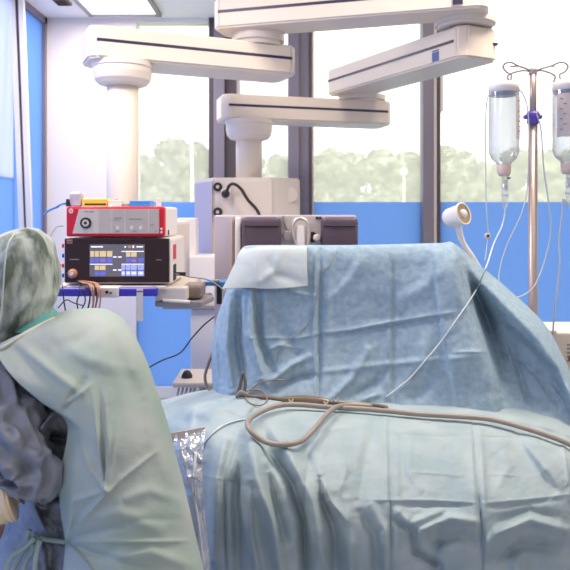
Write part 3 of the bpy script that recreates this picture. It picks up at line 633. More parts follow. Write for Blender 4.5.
crs = [
 ([(316, 248), (313, 330), (316, 404)], .006, 1.3, 's'), ([(321, 250), (319, 404)], -.008, 2.0, 'r'), ([(328, 250), (327, 404)], .003, 4, 'r'),
 ([(388, 256), (389, 330), (386, 404)], .005, 1.2, 's'), ([(392, 256), (393, 404)], -.004, 2.5, 'r'), ([(432, 250), (442, 330), (456, 408)], .006, 1.6, 't'),
 ([(318, 333), (350, 330), (390, 322), (455, 312)], .006, 1.6, 's'), ([(320, 337), (390, 327), (450, 317)], -.005, 2.5, 'r'),
 ([(250, 338), (300, 338), (318, 334)], .005, 1.6, 's'), ([(290, 292), (316, 296)], .004, 1.6, 's'),
 ([(318, 372), (390, 364), (480, 356)], .004, 3, 'r'), ([(455, 352), (490, 352)], .004, 2, 's'),
 ([(250, 290), (250, 335), (262, 378)], .020, 4.5, 'r'), ([(258, 290), (260, 340), (274, 372)], -.016, 3.5, 'r'), ([(240, 296), (238, 345), (246, 388)], -.020, 4, 'r'),
 ([(229, 294), (226, 350), (232, 392)], .016, 4, 'r'), ([(220, 310), (219, 350), (222, 385)], -.010, 3, 'r'),
 ([(274, 292), (284, 335), (300, 356)], -.008, 6, 'r'), ([(262, 352), (280, 345), (300, 348)], .009, 3, 's'), ([(268, 384), (290, 366), (308, 356)], .012, 3.5, 'r'), ([(276, 390), (300, 378), (312, 376)], -.012, 4, 'r'),
 ([(330, 400), (352, 378), (368, 350)], .010, 4, 'r'), ([(345, 402), (372, 386), (384, 372)], -.009, 5, 'r'), ([(360, 400), (380, 394)], .006, 3, 'r'),
 ([(330, 300), (350, 280), (360, 262)], .005, 5, 'r'), ([(400, 300), (420, 290), (440, 270)], .005, 6, 'r'), ([(400, 395), (420, 360), (430, 330)], .006, 7, 'r'), ([(414, 400), (438, 372), (446, 350)], -.006, 6, 'r'),
 ([(453, 246), (466, 285), (484, 340), (500, 398)], .018, 2.6, 's'), ([(462, 262), (480, 300), (496, 345), (506, 380)], -.022, 5, 'r'),
 ([(478, 276), (505, 318), (545, 360), (580, 392)], -.014, 6, 'r'), ([(492, 300), (520, 334), (556, 366)], .010, 4, 'r'),
 ([(506, 345), (514, 372), (524, 404)], .010, 2, 's'), ([(512, 348), (520, 374), (530, 404)], -.010, 3, 'r'), ([(526, 366), (540, 386), (556, 408)], .009, 2.2, 's'), ([(550, 384), (566, 404), (580, 420)], .008, 3, 's'),
 ([(496, 330), (505, 322), (520, 330)], .008, 3, 's'), ([(476, 330), (500, 350), (540, 372)], .008, 2.5, 's'),
]
scr = sheet('screen_drape', sr, M['drape'], None, 460, 280, crs, .007, 5, name_seed=1, cgain=2.0)
tag(scr, 'light blue nonwoven drape hung upright as a screen across the operating table', 'drape')
# flap folded over its top left corner
fr = [row([243, 258, 275, 290, 307], [248, 246.5, 246, 246, 246], [2.735, 2.685, 2.672, 2.672, 2.672]),
      row([239, 256, 275, 290, 307], [253, 251, 250, 250, 250], [2.67, 2.645, 2.633, 2.633, 2.63]),
      row([233, 252, 273, 290, 307], [267, 265, 264, 264, 264], [2.63, 2.61, 2.604, 2.602, 2.60]),
      row([227, 250, 271, 290, 307.5], [280, 279, 279, 278, 277], [2.60, 2.585, 2.58, 2.58, 2.58]),
      row([222, 246, 270, 289, 308], [289, 288, 289, 288, 286], [2.58, 2.575, 2.568, 2.565, 2.57])]
fl = sheet('drape_flap', fr, M['flap'], scr, 90, 60, [([(257, 252), (256, 270), (258, 288)], .006, 2, 's'), ([(262, 280), (275, 270), (278, 255)], .008, 4, 'r'), ([(270, 262), (277, 275), (300, 283)], -.006, 5, 'r')], .002, 7, name_seed=2)
fl['label'] = 'pale grey flap folded over the top left corner'
# table drape over the patient
pxs = [120, 150, 185, 212, 240, 275, 310, 350, 400, 455, 500, 545, 585, 650]
tr_ = [
 row(pxs, [415, 404, 394, 389, 384, 384, 385, 388, 390, 392, 396, 404, 420, 450], [3.0, 2.95, 2.90, 2.80, 2.72, 2.66, 2.62, 2.62, 2.62, 2.62, 2.62, 2.6, 2.58, 2.55]),
 row(pxs, [420, 408, 399, 394, 394, 400, 405, 408, 411, 412, 416, 424, 438, 465], [2.85, 2.78, 2.70, 2.60, 2.50, 2.44, 2.41, 2.40, 2.40, 2.40, 2.40, 2.39, 2.38, 2.38]),
 row(pxs, [432, 420, 412, 410, 412, 416, 418, 420, 420, 421, 424, 433, 448, 475], [2.70, 2.60, 2.48, 2.38, 2.32, 2.28, 2.27, 2.27, 2.30, 2.33, 2.34, 2.34, 2.33, 2.33]),
 row(pxs, [450, 440, 434, 434, 438, 440, 442, 442, 442, 442, 445, 452, 464, 490], [2.62, 2.50, 2.34, 2.20, 2.15, 2.12, 2.12, 2.13, 2.15, 2.18, 2.20, 2.21, 2.22, 2.24]),
 row(pxs, [475, 468, 462, 464, 468, 470, 472, 472, 470, 470, 472, 478, 486, 510], [2.60, 2.46, 2.26, 2.10, 2.04, 2.00, 2.00, 2.01, 2.03, 2.06, 2.08, 2.11, 2.15, 2.2]),
 row(pxs, [510, 505, 502, 502, 504, 506, 508, 508, 505, 504, 505, 508, 515, 535], [2.60, 2.46, 2.24, 2.06, 1.99, 1.95, 1.93, 1.93, 1.93, 1.95, 1.98, 2.03, 2.10, 2.17]),
 row(pxs, [545, 543, 542, 542, 542, 542, 542, 542, 540, 540, 540, 542, 548, 560], [2.60, 2.46, 2.24, 2.06, 2.00, 1.95, 1.92, 1.91, 1.905, 1.92, 1.96, 2.02, 2.09, 2.16]),
 row(pxs, [590, 590, 590, 590, 590, 590, 590, 590, 590, 590, 590, 590, 595, 600], [2.60, 2.46, 2.26, 2.09, 2.03, 1.98, 1.95, 1.94, 1.93, 1.95, 1.98, 2.03, 2.09, 2.16]),
 row(pxs, [680, 680, 680, 680, 680, 680, 680, 680, 680, 680, 680, 680, 680, 690], [2.60, 2.46, 2.28, 2.13, 2.08, 2.03, 2.0, 1.99, 1.99, 2.0, 2.03, 2.06, 2.11, 2.17]),
]
ct = [
 ([(389, 414), (390, 480), (391, 600)], -.007, 1.1, 's'), ([(386, 414), (387, 600)], .004, 2.5, 'r'), ([(396, 430), (397, 480), (397, 570)], .005, 4, 'r'),
 ([(473, 420), (476, 470), (482, 530), (484, 620)], -.009, 1.1, 's'), ([(480, 430), (484, 500), (488, 560)], .008, 3, 'r'), ([(470, 424), (474, 500), (478, 560)], .003, 3, 'r'),
 ([(366, 500), (430, 500), (480, 503)], .004, 1.5, 's'), ([(484, 503), (530, 499), (572, 494)], .004, 1.5, 's'), ([(395, 505), (470, 506)], -.006, 3, 'r'), ([(488, 508), (560, 500)], -.006, 3, 'r'),
 ([(398, 434), (440, 437), (474, 435)], -.004, 1.4, 's'), ([(480, 437), (518, 438)], -.006, 1.5, 's'), ([(400, 431), (472, 432)], .003, 3, 'r'),
 ([(410, 472), (440, 474), (462, 476)], .003, 1.5, 's'), ([(488, 474), (520, 476)], .003, 1.5, 's'),
 ([(518, 436), (532, 456), (560, 492)], .014, 3.5, 't'), ([(562, 440), (567, 470), (570, 500)], .010, 2, 's'), ([(530, 440), (548, 446), (562, 446)], .006, 4, 'r'),
 ([(224, 480), (225, 540), (228, 620)], -.012, 2, 's'), ([(306, 470), (304, 530), (307, 620)], -.008, 1.4, 's'),
 ([(262, 430), (270, 452), (292, 484), (304, 520), (306, 580)], -.040, 6, 'r'), ([(274, 432), (290, 455), (312, 500), (322, 560)], .020, 5, 'r'),
 ([(250, 436), (256, 478), (272, 520), (284, 590)], .028, 7, 'r'), ([(268, 470), (274, 500), (284, 540)], -.020, 5, 'r'),
 ([(246, 418), (234, 450), (226, 480)], .016, 3, 't'), ([(242, 440), (236, 490), (240, 580)], -.026, 6, 'r'), ([(249, 480), (250, 530), (262, 590)], .016, 4, 'r'),
 ([(226, 440), (216, 480), (214, 560)], .020, 5, 'r'), ([(205, 450), (203, 500), (206, 580)], -.024, 6, 'r'), ([(318, 470), (330, 500), (346, 520)], .014, 4, 's'),
 ([(322, 500), (334, 530), (338, 590)], -.026, 6, 'r'), ([(346, 500), (350, 540), (352, 600)], .014, 5, 'r'), ([(320, 478), (322, 500), (330, 520)], -.012, 3, 'r'),
 ([(360, 512), (374, 534), (380, 590)], -.016, 5, 'r'), ([(372, 505), (384, 530), (386, 560)], .010, 4, 'r'),
 ([(416, 545), (422, 530), (450, 518), (476, 522)], .022, 4.5, 'r'), ([(412, 530), (416, 552), (440, 566)], -.022, 4, 'r'), ([(430, 545), (460, 535), (480, 545)], -.016, 6, 'r'),
 ([(400, 512), (410, 524), (440, 512)], .012, 4, 'r'), ([(393, 520), (408, 528), (412, 520)], -.010, 3, 'r'),
 ([(486, 545), (496, 534), (530, 520), (566, 530)], .024, 5, 'r'), ([(492, 560), (520, 545), (566, 548)], -.022, 7, 'r'), ([(500, 520), (530, 510), (556, 516)], -.010, 4, 'r'),
 ([(262, 400), (254, 412), (246, 424)], -.022, 4, 'r'), ([(300, 424), (330, 428), (370, 424)], .008, 5, 'r'), ([(310, 440), (306, 455), (312, 470)], -.010, 5, 'r'),
 ([(170, 404), (205, 410), (240, 402)], .014, 6, 'r'), ([(195, 404), (190, 430), (202, 460)], .012, 4, 'r'), ([(176, 420), (210, 424), (236, 412)], -.010, 6, 'r'),
 ([(205, 395), (222, 405), (236, 396)], -.012, 4, 'r'), ([(375, 425), (365, 460), (360, 500)], -.009, 6, 'r'), ([(340, 435), (346, 470), (338, 500)], .007, 4, 's'),
 ([(440, 520), (434, 560), (440, 610)], -.014, 6, 'r'), ([(520, 550), (516, 580), (520, 620)], .014, 7, 'r'), ([(410, 440), (408, 470), (420, 490)], .006, 4, 'r'), ([(500, 445), (508, 465), (498, 490)], .006, 5, 'r'),
]
td = sheet('table_drape', tr_, M['drape2'], None, 480, 330, ct, .009, 5, name_seed=3, cgain=1.6)
tag(td, 'pale blue surgical drape spread over the operating table in front', 'drape')
SUR = ['screen_drape', 'table_drape', 'drape_flap']
# ------------------------------------------------------------------ instrument, hose and tubes on the drapes
def O(pts, off, names=SUR): return [on(names, a, c, off) for a, c in pts]
def path(p, off, n=40, names=SUR, lift=0, win=5):       # follow the cloth closely, resting on top of its folds
    dpy = lift*F/2.2
    q = cr([(a, c, 0) for a, c in p], n); pts = [on(names, v.x, v.y+dpy, off) for v in q]
    ys = np.array([v.y for v in pts]); h = win//2
    lo = np.array([min(ys[max(0, i-h):i+h+1])*.5+ys[i]*.5 for i in range(len(ys))])
    ys2 = np.convolve(np.pad(lo, h, 'edge'), np.ones(win)/win, 'valid')
    return [P(v.x, v.y+dpy, y)+Vector((0, 0, lift)) for v, y in zip(q, ys2)]
hp = [(640, 486), (590, 455), (560, 440), (525, 428), (490, 419), (455, 416), (420, 414), (390, 411), (360, 408.5), (330, 407), (300, 404.5), (280, 405), (263, 410.5), (250, 419), (248, 427), (257, 437), (269, 443), (286, 445), (303, 440), (316, 427), (326, 415), (336, 407), (350, 405), (372, 406)]
b = NB(); tube(b, path(hp, .008, 150, lift=.013, win=9), .0085, 10, smooth=False); tag(obj('light_cable_hose', b, M['hose'], None, True), 'long beige grey hose coiled in a loop and running right along the drape fold', 'hose')
it = thing('surgical_handpiece', on(SUR, 300, 402, .01), 'bronze grey endoscopic handpiece with upright lever lying on the drapes', 'surgical instrument')
b = NB(); tube(b, O([(236, 396), (262, 397), (284, 399.5)], .022), .0075, 12); obj('shaft', b, M['bronze'], it, True)
b = NB(); tube(b, O([(282, 399.5), (300, 400), (320, 401.5), (330, 402.5)], .022), lambda s: .0105+.006*math.sin(math.pi*min(1, s*1.05))**1.0, 14, n=20); obj('grip', b, M['bronze'], it, True)
b = NB(); tube(b, O([(329, 402.5), (345, 403), (370, 404.5), (386, 407), (384, 410), (372, 409.5)], .020), .0055, 10); obj('neck', b, M['bronze'], it, True)
for (q, r_) in ((291, 402), (326, 404), (336, 401.5)):
    b = NB(); tube(b, [on(SUR, q-2, r_-2, .036), on(SUR, q, r_+.5, .04), on(SUR, q+2, r_-2.5, .036)], .0035, 8)
    obj('clip', b, M['hose'], it, True)
y0 = on(SUR, 240, 396, .02).y
b = NB(); tube(b, [P(237, 396, y0), P(240, 386, y0), P(243, 372, y0)], (.0075, .005), 10); tube(b, [P(244, 392, y0-.01), P(245.5, 384, y0-.008), P(243.5, 372, y0-.004)], (.006, .005), 10); obj('lever', b, M['bronze'], it, True)
b = NB(); tube(b, [P(237, 396, y0-.012), P(241, 392, y0-.014), P(247, 395, y0-.012)], .007, 10); obj('lever_hinge', b, M['hose'], it, True)
tag(cable('thin_wire', path([(285, 380), (270, 380), (258, 384), (249, 392), (246, 398), (252, 404), (262, 405), (267, 399), (262, 391), (250, 390), (244, 393)], .008, 60), .0024, M['taupe'], n=120), 'thin brown wire curling around the lever of the handpiece', 'wire')
tag(cable('thin_line', path([(338, 250), (332, 262), (322, 275), (318, 292), (312, 318), (300, 332), (287, 342), (279, 352), (277, 362)], .004, 50), .0014, M['grey'], n=100), 'thin brownish line running down the middle of the screen drape', 'wire')
tag(cable('drainage_tube', path([(246, 419.5), (238, 420.5), (224, 425), (213, 433), (204, 443), (196, 452)], .007, 40), .0032, M['tube'], n=80), 'thin white tube leading down to the clear pouch', 'tube')
# label mark on table drape
p_ = on(SUR, 424, 422, .002); b = NB(); poly(b, [(417, 421.3), (431, 421.3), (431, 422.9), (417, 422.9)], p_.y-.003, .003); obj('white_label', b, M['white'], td)
# blue patch near the handle
# ------------------------------------------------------------------ clear pouch
br = [row([166, 175, 186, 196, 205], [434, 432, 430, 429, 427], [2.08, 2.07, 2.06, 2.055, 2.05]),
      row([171, 178, 187, 196, 204], [450, 449, 448, 447, 446], [2.04, 2.02, 2.01, 2.005, 2.0]),
      row([176, 182, 189, 196, 203], [475, 474, 473, 472, 470], [2.00, 1.97, 1.96, 1.96, 1.97]),
      row([182, 187, 192, 198, 204], [505, 503, 502, 501, 500], [1.98, 1.95, 1.94, 1.94, 1.95]),
      row([188, 192, 197, 202, 207], [540, 538, 536, 535, 534], [1.97, 1.94, 1.93, 1.93, 1.94]),
      row([192, 197, 202, 207, 212], [585, 584, 583, 582, 582], [1.97, 1.94, 1.93, 1.93, 1.94])]
bg_ = thing('clear_pouch', P(190, 590, 1.97), 'crinkled clear plastic pouch hanging at left side of drape beside the gown', 'pouch')
sheet('film', br, BAGM, bg_, 60, 120, [([(178, 432), (184, 460), (194, 500)], .012, 2, 's'), ([(190, 430), (193, 470), (198, 520)], .012, 2, 's'), ([(200, 430), (198, 455), (194, 462)], -.012, 2, 's'), ([(172, 452), (188, 446), (203, 462)], .01, 2, 's'), ([(180, 480), (195, 476), (204, 484)], .01, 2, 's')], .008, 14, .0008, name_seed=4, bag=.0015)
b = NB(); poly(b, [(166.5, 434), (205, 427), (204, 438), (199, 430.5), (195, 441), (186, 432), (182, 446), (176, 434), (171, 448)], 2.045, .002); obj('torn_rim', b, M['face'], bg_)
b = NB(); tube(b, [P(196, 452, 1.985), P(194, 470, 1.95), P(192, 485, 1.94), P(198, 520, 1.92), P(204, 570, 1.92)], .004, 8); obj('inner_tube', b, M['tube'], bg_, True)
# ------------------------------------------------------------------ examination lamp
Yl = 2.85
l = thing('examination_lamp', (X(462, Yl), Yl, Z(262, Yl)), 'white gooseneck lamp with round head rising behind the screen drape', 'lamp')
ax = Vector((.62, -.74, .26)).normalized(); hc = P(450, 218, Yl)
b = NB(); lathe(b, [(.010, -.018), (.033, -.014), (.039, .0), (.041, .055), (.047, .066), (.047, .070), (.041, .070), (.036, .058)], hc, 36, axis=ax); obj('lamp_head', b, M['white'], l, True)
b = NB(); lathe(b, [(.041, .0585), (.042, .0695), (.034, .066), (.032, .0665)], hc, 36, axis=ax); obj('reflector', b, M['gold'], l, True)
b = NB(); lathe(b, [(.018, .06), (.018, .072), (.012, .078)], hc, 24, axis=ax); obj('bulb', b, M['white'], l, True)
b = NB(); tube(b, [P(456, 219, Yl), P(458, 226, Yl), P(461, 238, Yl), P(466, 248, Yl), P(474, 260, Yl), P(486, 285, Yl+.02), P(490, 330, Yl+.02)], lambda s: .0165-.005*min(1, s*2.5), 14, n=30); obj('gooseneck', b, M['white'], l, True)
b = NB(); xx = P(490, 330, Yl+.02); tube(b, [xx, (xx.x, 2.87, .9)], .013, 10, smooth=False); box(b, xx.x-.03, xx.x+.03, 2.82, 2.89, .84, .93, .008); obj('table_clamp', b, M['white'], l)
# ------------------------------------------------------------------ infusion stand and bottles
Yi = 3.0; xi = X(533, Yi); zi = Z(70, Yi)
s = thing('infusion_stand', (xi, Yi, 0), 'steel infusion pole with wire hooks and violet collar in front of the window', 'infusion stand')
b = NB(); tube(b, [(xi, Yi, .06), (xi, Yi, Z(124, Yi))], .019, 20, smooth=False); obj('lower_pole', b, M['pole'], s, True)
b = NB(); tube(b, [(xi, Yi, Z(124, Yi)), (xi, Yi, zi)], .0145, 20, smooth=False); lathe(b, [(.017, zi-.02), (.017, zi+.004), (.008, zi+.01)], (xi, Yi, 0), 20); obj('upper_pole', b, M['pole'], s, True)
b = NB(); lathe(b, [(.020, Z(124.5, Yi)), (.025, Z(123, Yi)), (.024, Z(118, Yi)), (.029, Z(117, Yi)), (.029, Z(114, Yi)), (.022, Z(111.5, Yi))], (xi, Yi, 0), 24); box(b, xi-.04, xi+.038, Yi-.012, Yi+.012, Z(119, Yi), Z(115, Yi), .006); obj('collar', b, M['dkpur'], s, False)
def hook(s_):
    b = NB(); e = -s_
    def q(dx, dz, dy): return (xi+e*dx*Yi/F, Yi+dy, zi-dz*Yi/F)
    tube(b, [q(0, 2, 0), q(8, -1, -.01), q(16, -3, -.02), q(24, -6, -.03), q(30, -5, -.03), q(32, -1, -.03), q(28, 4, -.03), q(24, 6, -.03), q(25, 13, -.03)], .004, 8)
    tube(b, [q(0, 2, .0), q(8, 0, .01), q(16, 1, .02), q(21, 3, .02), q(24, 6, .02), q(22, 12, .02)], .004, 8)
    tube(b, [q(16, -3, -.02), q(22, -4, .01)], .0035, 8, smooth=False)
    obj('hook', b, M['grey'], s, True)
hook(1); hook(-1)
b = NB()
for k in range(5):
    a = k*2*math.pi/5; tube(b, [(xi, Yi, .1), (xi+math.cos(a)*.15, Yi+math.sin(a)*.15, .08), (xi+math.cos(a)*.29, Yi+math.sin(a)*.29, .05)], .014, 8)
obj('foot_star', b, M['steel'], s, True)
def bottle(px, label, Yb, pyo=0, lab=0):
    x = X(px, Yb); k = Yb/F
    t = thing('infusion_bottle', (x, Yb, Z(192+pyo, Yb)), label, 'infusion bottle')
    def zz(py): return Z(py+pyo, Yb)
    r = 14.8*k
    b = NB(); lathe(b, [(6*k, zz(166)), (7.5*k, zz(163)), (12*k, zz(159)), (15*k, zz(152)), (r, zz(145)), (r, zz(93)), (r*.96, zz(91))], (x, Yb, 0), 36); obj('body', b, BOTTLE, t, True)
    b = NB(); lathe(b, [(r*1.0, zz(93)), (r*1.01, zz(87)), (r*.95, zz(84)), (r*.7, zz(82.5)), (r*.3, zz(82))], (x, Yb, 0), 36); obj('cap', b, M['white'], t, True)
    b = NB(); lathe(b, [(r*.97, zz(95.5)), (r*.97, zz(93))], (x, Yb, 0), 32); obj('liquid_level', b, M['liquid'], t, True)
    # label wrapped on one side of the bottle
    tb = bmesh.new(); a0, a1 = (-1.0, -.35) if not lab else (-2.7, -1.75)
    n = 10; up = []; dn = []
    for i in range(n+1):
        a = a0+(a1-a0)*i/n; c_, s_ = math.cos(a)*r*1.01, math.sin(a)*r*1.01
        up.append(tb.verts.new((x+c_, Yb+s_, zz(97)))); dn.append(tb.verts.new((x+c_, Yb+s_, zz(140))))
    for i in range(n): tb.faces.new((up[i], up[i+1], dn[i+1], dn[i]))
    b = NB(); merge(b, tb); lb = obj('label', b, M['label'], t)
    b = NB()
    for i in range(7):
        a = (a0+a1)/2+(.12 if i % 2 else -.1); cx_, cy_ = x+math.cos(a)*r*1.03, Yb+math.sin(a)*r*1.03
        box(b, cx_-2*k, cx_+2*k, cy_-.001, cy_+.001, zz(103+i*5), zz(102+i*5))
    obj('print', b, M['grey'], lb)
    b = NB(); lathe(b, [(5.2*k, zz(176)), (6.8*k, zz(172)), (7.2*k, zz(165))], (x, Yb, 0), 24); obj('stopper', b, mat('peach_stopper', (226, 206, 196), .5), t, True)
    b = NB(); lathe(b, [(1.2*k, zz(209)), (3.0*k, zz(207)), (3.4*k, zz(194)), (3.2*k, zz(176))], (x+1*k, Yb, 0), 20); obj('drip_chamber', b, CLEAR, t, True)
    b = NB(); lathe(b, [(3.6*k, zz(196)), (3.6*k, zz(194.4))], (x+1*k, Yb, 0), 20); lathe(b, [(2.4*k, zz(190)), (2.6*k, zz(180))], (x+1*k, Yb, 0), 16); obj('chamber_ring', b, M['tube'], t, True)
    b = NB(); box(b, x+3*k, x+6.5*k, Yb-.006, Yb+.006, zz(179), zz(177), .002); obj('air_vent', b, mat('teal_green_cap', (20, 120, 120), .4), t)
    return t
bottle(504, 'clear infusion bottle hanging from the left hook of the pole', 2.94)
bottle(568, 'clear infusion bottle hanging from right hook at picture edge', 2.94, -2, 1)
def tb(pts, label, r=.0030, m='tube'): tag(cable('infusion_line', pts, r, M[m], n=len(pts)*9), label, 'tube')
tb([P(505, 196+11, 2.94), P(505, 212, 2.94), P(502, 226, 2.90), P(494, 243, 2.80), P(488, 262, 2.60), P(484, 272, 2.56)]+path([(478, 287), (470, 300), (455, 322), (440, 343), (424, 362), (410, 378), (398, 388), (386, 397)], .007, 30), 'white tube from the left bottle drip chamber down across the drape')
tb([P(488, 95, 2.94), P(486, 110, 2.94), P(485.5, 150, 2.94), P(486, 190, 2.94), P(487, 215, 2.94), P(488, 235, 2.94), P(485, 262, 2.90)], 'thin line falling left of the left bottle with a small round clamp', .0026)
b = NB(); lathe(b, [(.011, -.006), (.014, 0), (.011, .006)], P(487.6, 236, 2.925), 20, axis=(0, -1, 0)); lathe(b, [(.005, 0), (.005, .008)], P(487.6, 236, 2.925), 12, axis=(0, -1, 0), mi=1)
tag(obj('roller_clamp', b, [M['offw'], M['blk']], None), 'small round white clamp on the thin line above the drape', 'clamp')
tb([P(518, 88, 2.96), P(524, 96, 2.97), P(528, 112, 2.97), P(529, 150, 2.97), P(527, 190, 2.97), P(521, 215, 2.96), P(507, 245, 2.95), P(500, 268, 2.93), P(498, 290, 2.9)], 'thin line curving down left of the steel pole', .0026)
tb([P(536, 112, 2.97), P(541, 130, 2.97), P(544, 170, 2.97), P(549, 205, 2.97), P(551, 230, 2.97), P(545, 260, 2.96), P(535, 285, 2.94), P(524, 295, 2.93), P(514, 297, 2.9), P(500, 292, 2.9)], 'thin line curving round right of the steel pole toward the drape', .0032)
tb([P(569, 206, 2.94), P(563, 200, 2.94), P(562, 215, 2.94), P(559, 240, 2.95), P(560, 262, 2.96), P(557, 290, 2.98), P(554, 318, 3.0), P(553, 333, 3.02)], 'white tube from the right bottle down to the ivory pump', .0042)
# ivory device at right
Yp = 3.05
g = thing('infusion_pump', (X(585, Yp), Yp+.15, 0), 'ivory medical pump unit with side vents at right behind the drape', 'medical device')
b = NB(); box(b, X(549, Yp), X(640, Yp), Yp, Yp+.3, Z(470, Yp), Z(332, Yp), .012, seg=3); obj('housing', b, M['cream'], g)
b = NB(); box(b, X(549.5, Yp), X(556, Yp), Yp-.01, Yp+.06, Z(333, Yp), Z(330, Yp), .003); obj('tube_port', b, M['white'], g)
b = NB()
for k in range(5): rect(b, 567, 582, 344+k*4, 345.6+k*4, Yp-.002, .005)
obj('vent', b, M['grey'], g)
b = NB(); rect(b, 569, 574, 356, 361, Yp-.008, .012, 0, .003); obj('switch', b, M['brown'], g)
b = NB(); box(b, X(575, Yp), X(610, Yp), Yp+.08, Yp+.22, 0, Z(470, Yp), .01); obj('stand', b, M['steel'], g)
t = thing('low_cabinet', (X(-20, 2.3), 2.5, 0), 'dark brown low cabinet behind the rolled sleeve at the lower left corner', 'cabinet')
b = NB(); box(b, X(-160, 2.3), X(50, 2.3), 2.3, 2.7, .06, Z(478, 2.3), .01); obj('body', b, mat('dark_brown_laminate', (92, 62, 54), .5, var=.3, scale=3), t)
b = NB(); box(b, X(-60, 2.3), X(40, 2.3), 2.285, 2.3, Z(700, 2.3), Z(486, 2.3), .004); dr = obj('door', b, M['brown'], t)
b = NB(); tube(b, [(X(-50, 2.3), 2.27, .5), (X(-50, 2.3), 2.26, .55), (X(-50, 2.3), 2.27, .6)], .008, 8); obj('handle', b, M['steel'], dr, True)
b = NB(); box(b, X(-150, 2.3), X(40, 2.3), 2.33, 2.68, 0, .06); obj('plinth', b, M['blk'], t)
# ------------------------------------------------------------------ surgeon
pe = thing('person', (-.55, 1.68, 0), 'person in pale green surgical gown and sheer hood standing with back to camera at left', 'person')
fw = Vector((-.45, .89, 0)).normalized(); rt = Vector((fw.y, -fw.x, 0))
C0 = Vector((-.56, 1.70, 0))
def B(f_, r_, z): return C0+fw*f_+rt*r_+Vector((0, 0, z))
V = []; E = []; R = []
def jv(p, r, par=None):
    V.append(tuple(p)); R.append(r)
    if par is not None: E.append((par, len(V)-1))
    return len(V)-1
pelv = jv(B(0, .06, .88), .105); bel = jv(B(0, .055, 1.02), .10, pelv); che = jv(B(0, 0, 1.18), .125, bel); ush = jv(B(0, 0, 1.29), .095, che)
HS=-.085
nk = jv(B(.0, HS*.6, 1.37), .05, ush); hd0 = jv(B(.02, HS*.9, 1.44), .062, nk); hd1 = jv(B(.02, HS, 1.52), .082, hd0); hd2 = jv(B(.01, HS, 1.59), .072, hd1)
nose = jv(B(.105, HS-.02, 1.50), .012, hd1)
for sd in (-1, 1):
    sh_ = jv(B(0, sd*.17, 1.28), .062, ush)
    if sd < 0:
        # the near arm, matching the picture
        el = jv(P(26, 478, 1.44), .042, sh_); wr = jv(P(-12, 508, 1.40), .028, el)
        hand = jv(P(-34, 516, 1.42), .030, wr); base = P(-34, 516, 1.42); fd = Vector((-1, .25, -.15)).normalized()
    else:
        e_ = B(.13, .19, 1.02); el = jv(e_, .042, sh_); w_ = B(.32, .16, 1.02); wr = jv(w_, .028, el)
        hand = jv(B(.39, .14, 1.02), .030, wr); base = B(.39, .14, 1.02); fd = (fw-rt*.3).normalized()
    side = fd.cross(Vector((0, 0, 1))).normalized()
    for k, ln in enumerate((.062, .072, .078, .07)):
        o_ = side*(k-1.5)*.019
        a1_ = jv(base+o_+fd*.035, .0095, hand); a2_ = jv(base+o_+fd*(.035+ln*.55)+Vector((0, 0, -.008)), .0088, a1_); jv(base+o_+fd*(.035+ln)+Vector((0, 0, -.028)), .0075, a2_)
    a1_ = jv(base+side*.035-fd*.0, .011, hand); jv(base+side*.055+fd*.035+Vector((0, 0, -.01)), .009, a1_)
    hp_ = jv(B(0, .06+sd*.08, .84), .08, pelv); kn = jv(B(.03, .06+sd*.10, .46), .055, hp_); an = jv(B(-.01, .06+sd*.10, .09), .038, kn); jv(B(.13, .06+sd*.11, .035), .034, an)
me = D.meshes.new('body'); me.from_pydata(V, E, []); me.update()
body = link('body', me, M['skin'], pe)
sm = body.modifiers.new('skin', 'SKIN'); 
for i, r in enumerate(R): me.skin_vertices[0].data[i].radius = (r, r)
me.skin_vertices[0].data[0].use_root = True
body.modifiers.new('sub', 'SUBSURF').levels = 2; body.modifiers['sub'].render_levels = 2
b = NB(); tube(b, [B(0, .13, 1.30), B(.03, .175, 1.22), B(.09, .19, 1.12), B(.13, .19, 1.02), B(.21, .17, 1.015), B(.31, .15, 1.02)], lambda s_: .074-.030*s_+.004*math.sin(s_*40), 28, n=40); obj('sleeve', b, M['gown2'], pe, True)
# gown lower layer: tapered shell round the torso
def shell(name, levels, m, parent, na=72, amp=.01, fr=5, seed=0, closed_top=False, cols=None):
    t = bmesh.new(); rings = []
    lv = cr([(c.x, c.y, c.z) for c, _, _ in levels], len(levels)*7); rr = cr([(a, d, 0) for _, a, d in levels], len(levels)*7)
    for c, r in zip(lv, rr):
        ring = []
        for i in range(na):
            a = 2*math.pi*i/na
            nz = noise.fractal(Vector((math.cos(a)*fr*.5, math.sin(a)*fr*.5, c.z*2.5+seed)), .8, 2, 3)*amp
            p = c+rt*(r.x+nz)*math.cos(a)+fw*(r.y+nz)*math.sin(a); ring.append(t.verts.new(p))
        rings.append(ring)
    for a, b2 in zip(rings, rings[1:]):
        for i in range(na): t.faces.new((a[i], a[(i+1) % na], b2[(i+1) % na], b2[i]))
    t.faces.new(rings[-1]) if closed_top else None
    return obj(name, t, m, parent, True)
shell('gown', [(B(0, .06, .30), .22, .20), (B(0, .07, .60), .19, .17), (B(0, .075, .85), .165, .15), (B(0, .07, 1.0), .165, .15), (B(0, .03, 1.15), .19, .155), (B(0, 0, 1.27), .20, .13), (B(0, 0, 1.33), .13, .09), (B(0, 0, 1.37), .075, .07)], M['gown2'], pe, 96, .035, 5, 3)
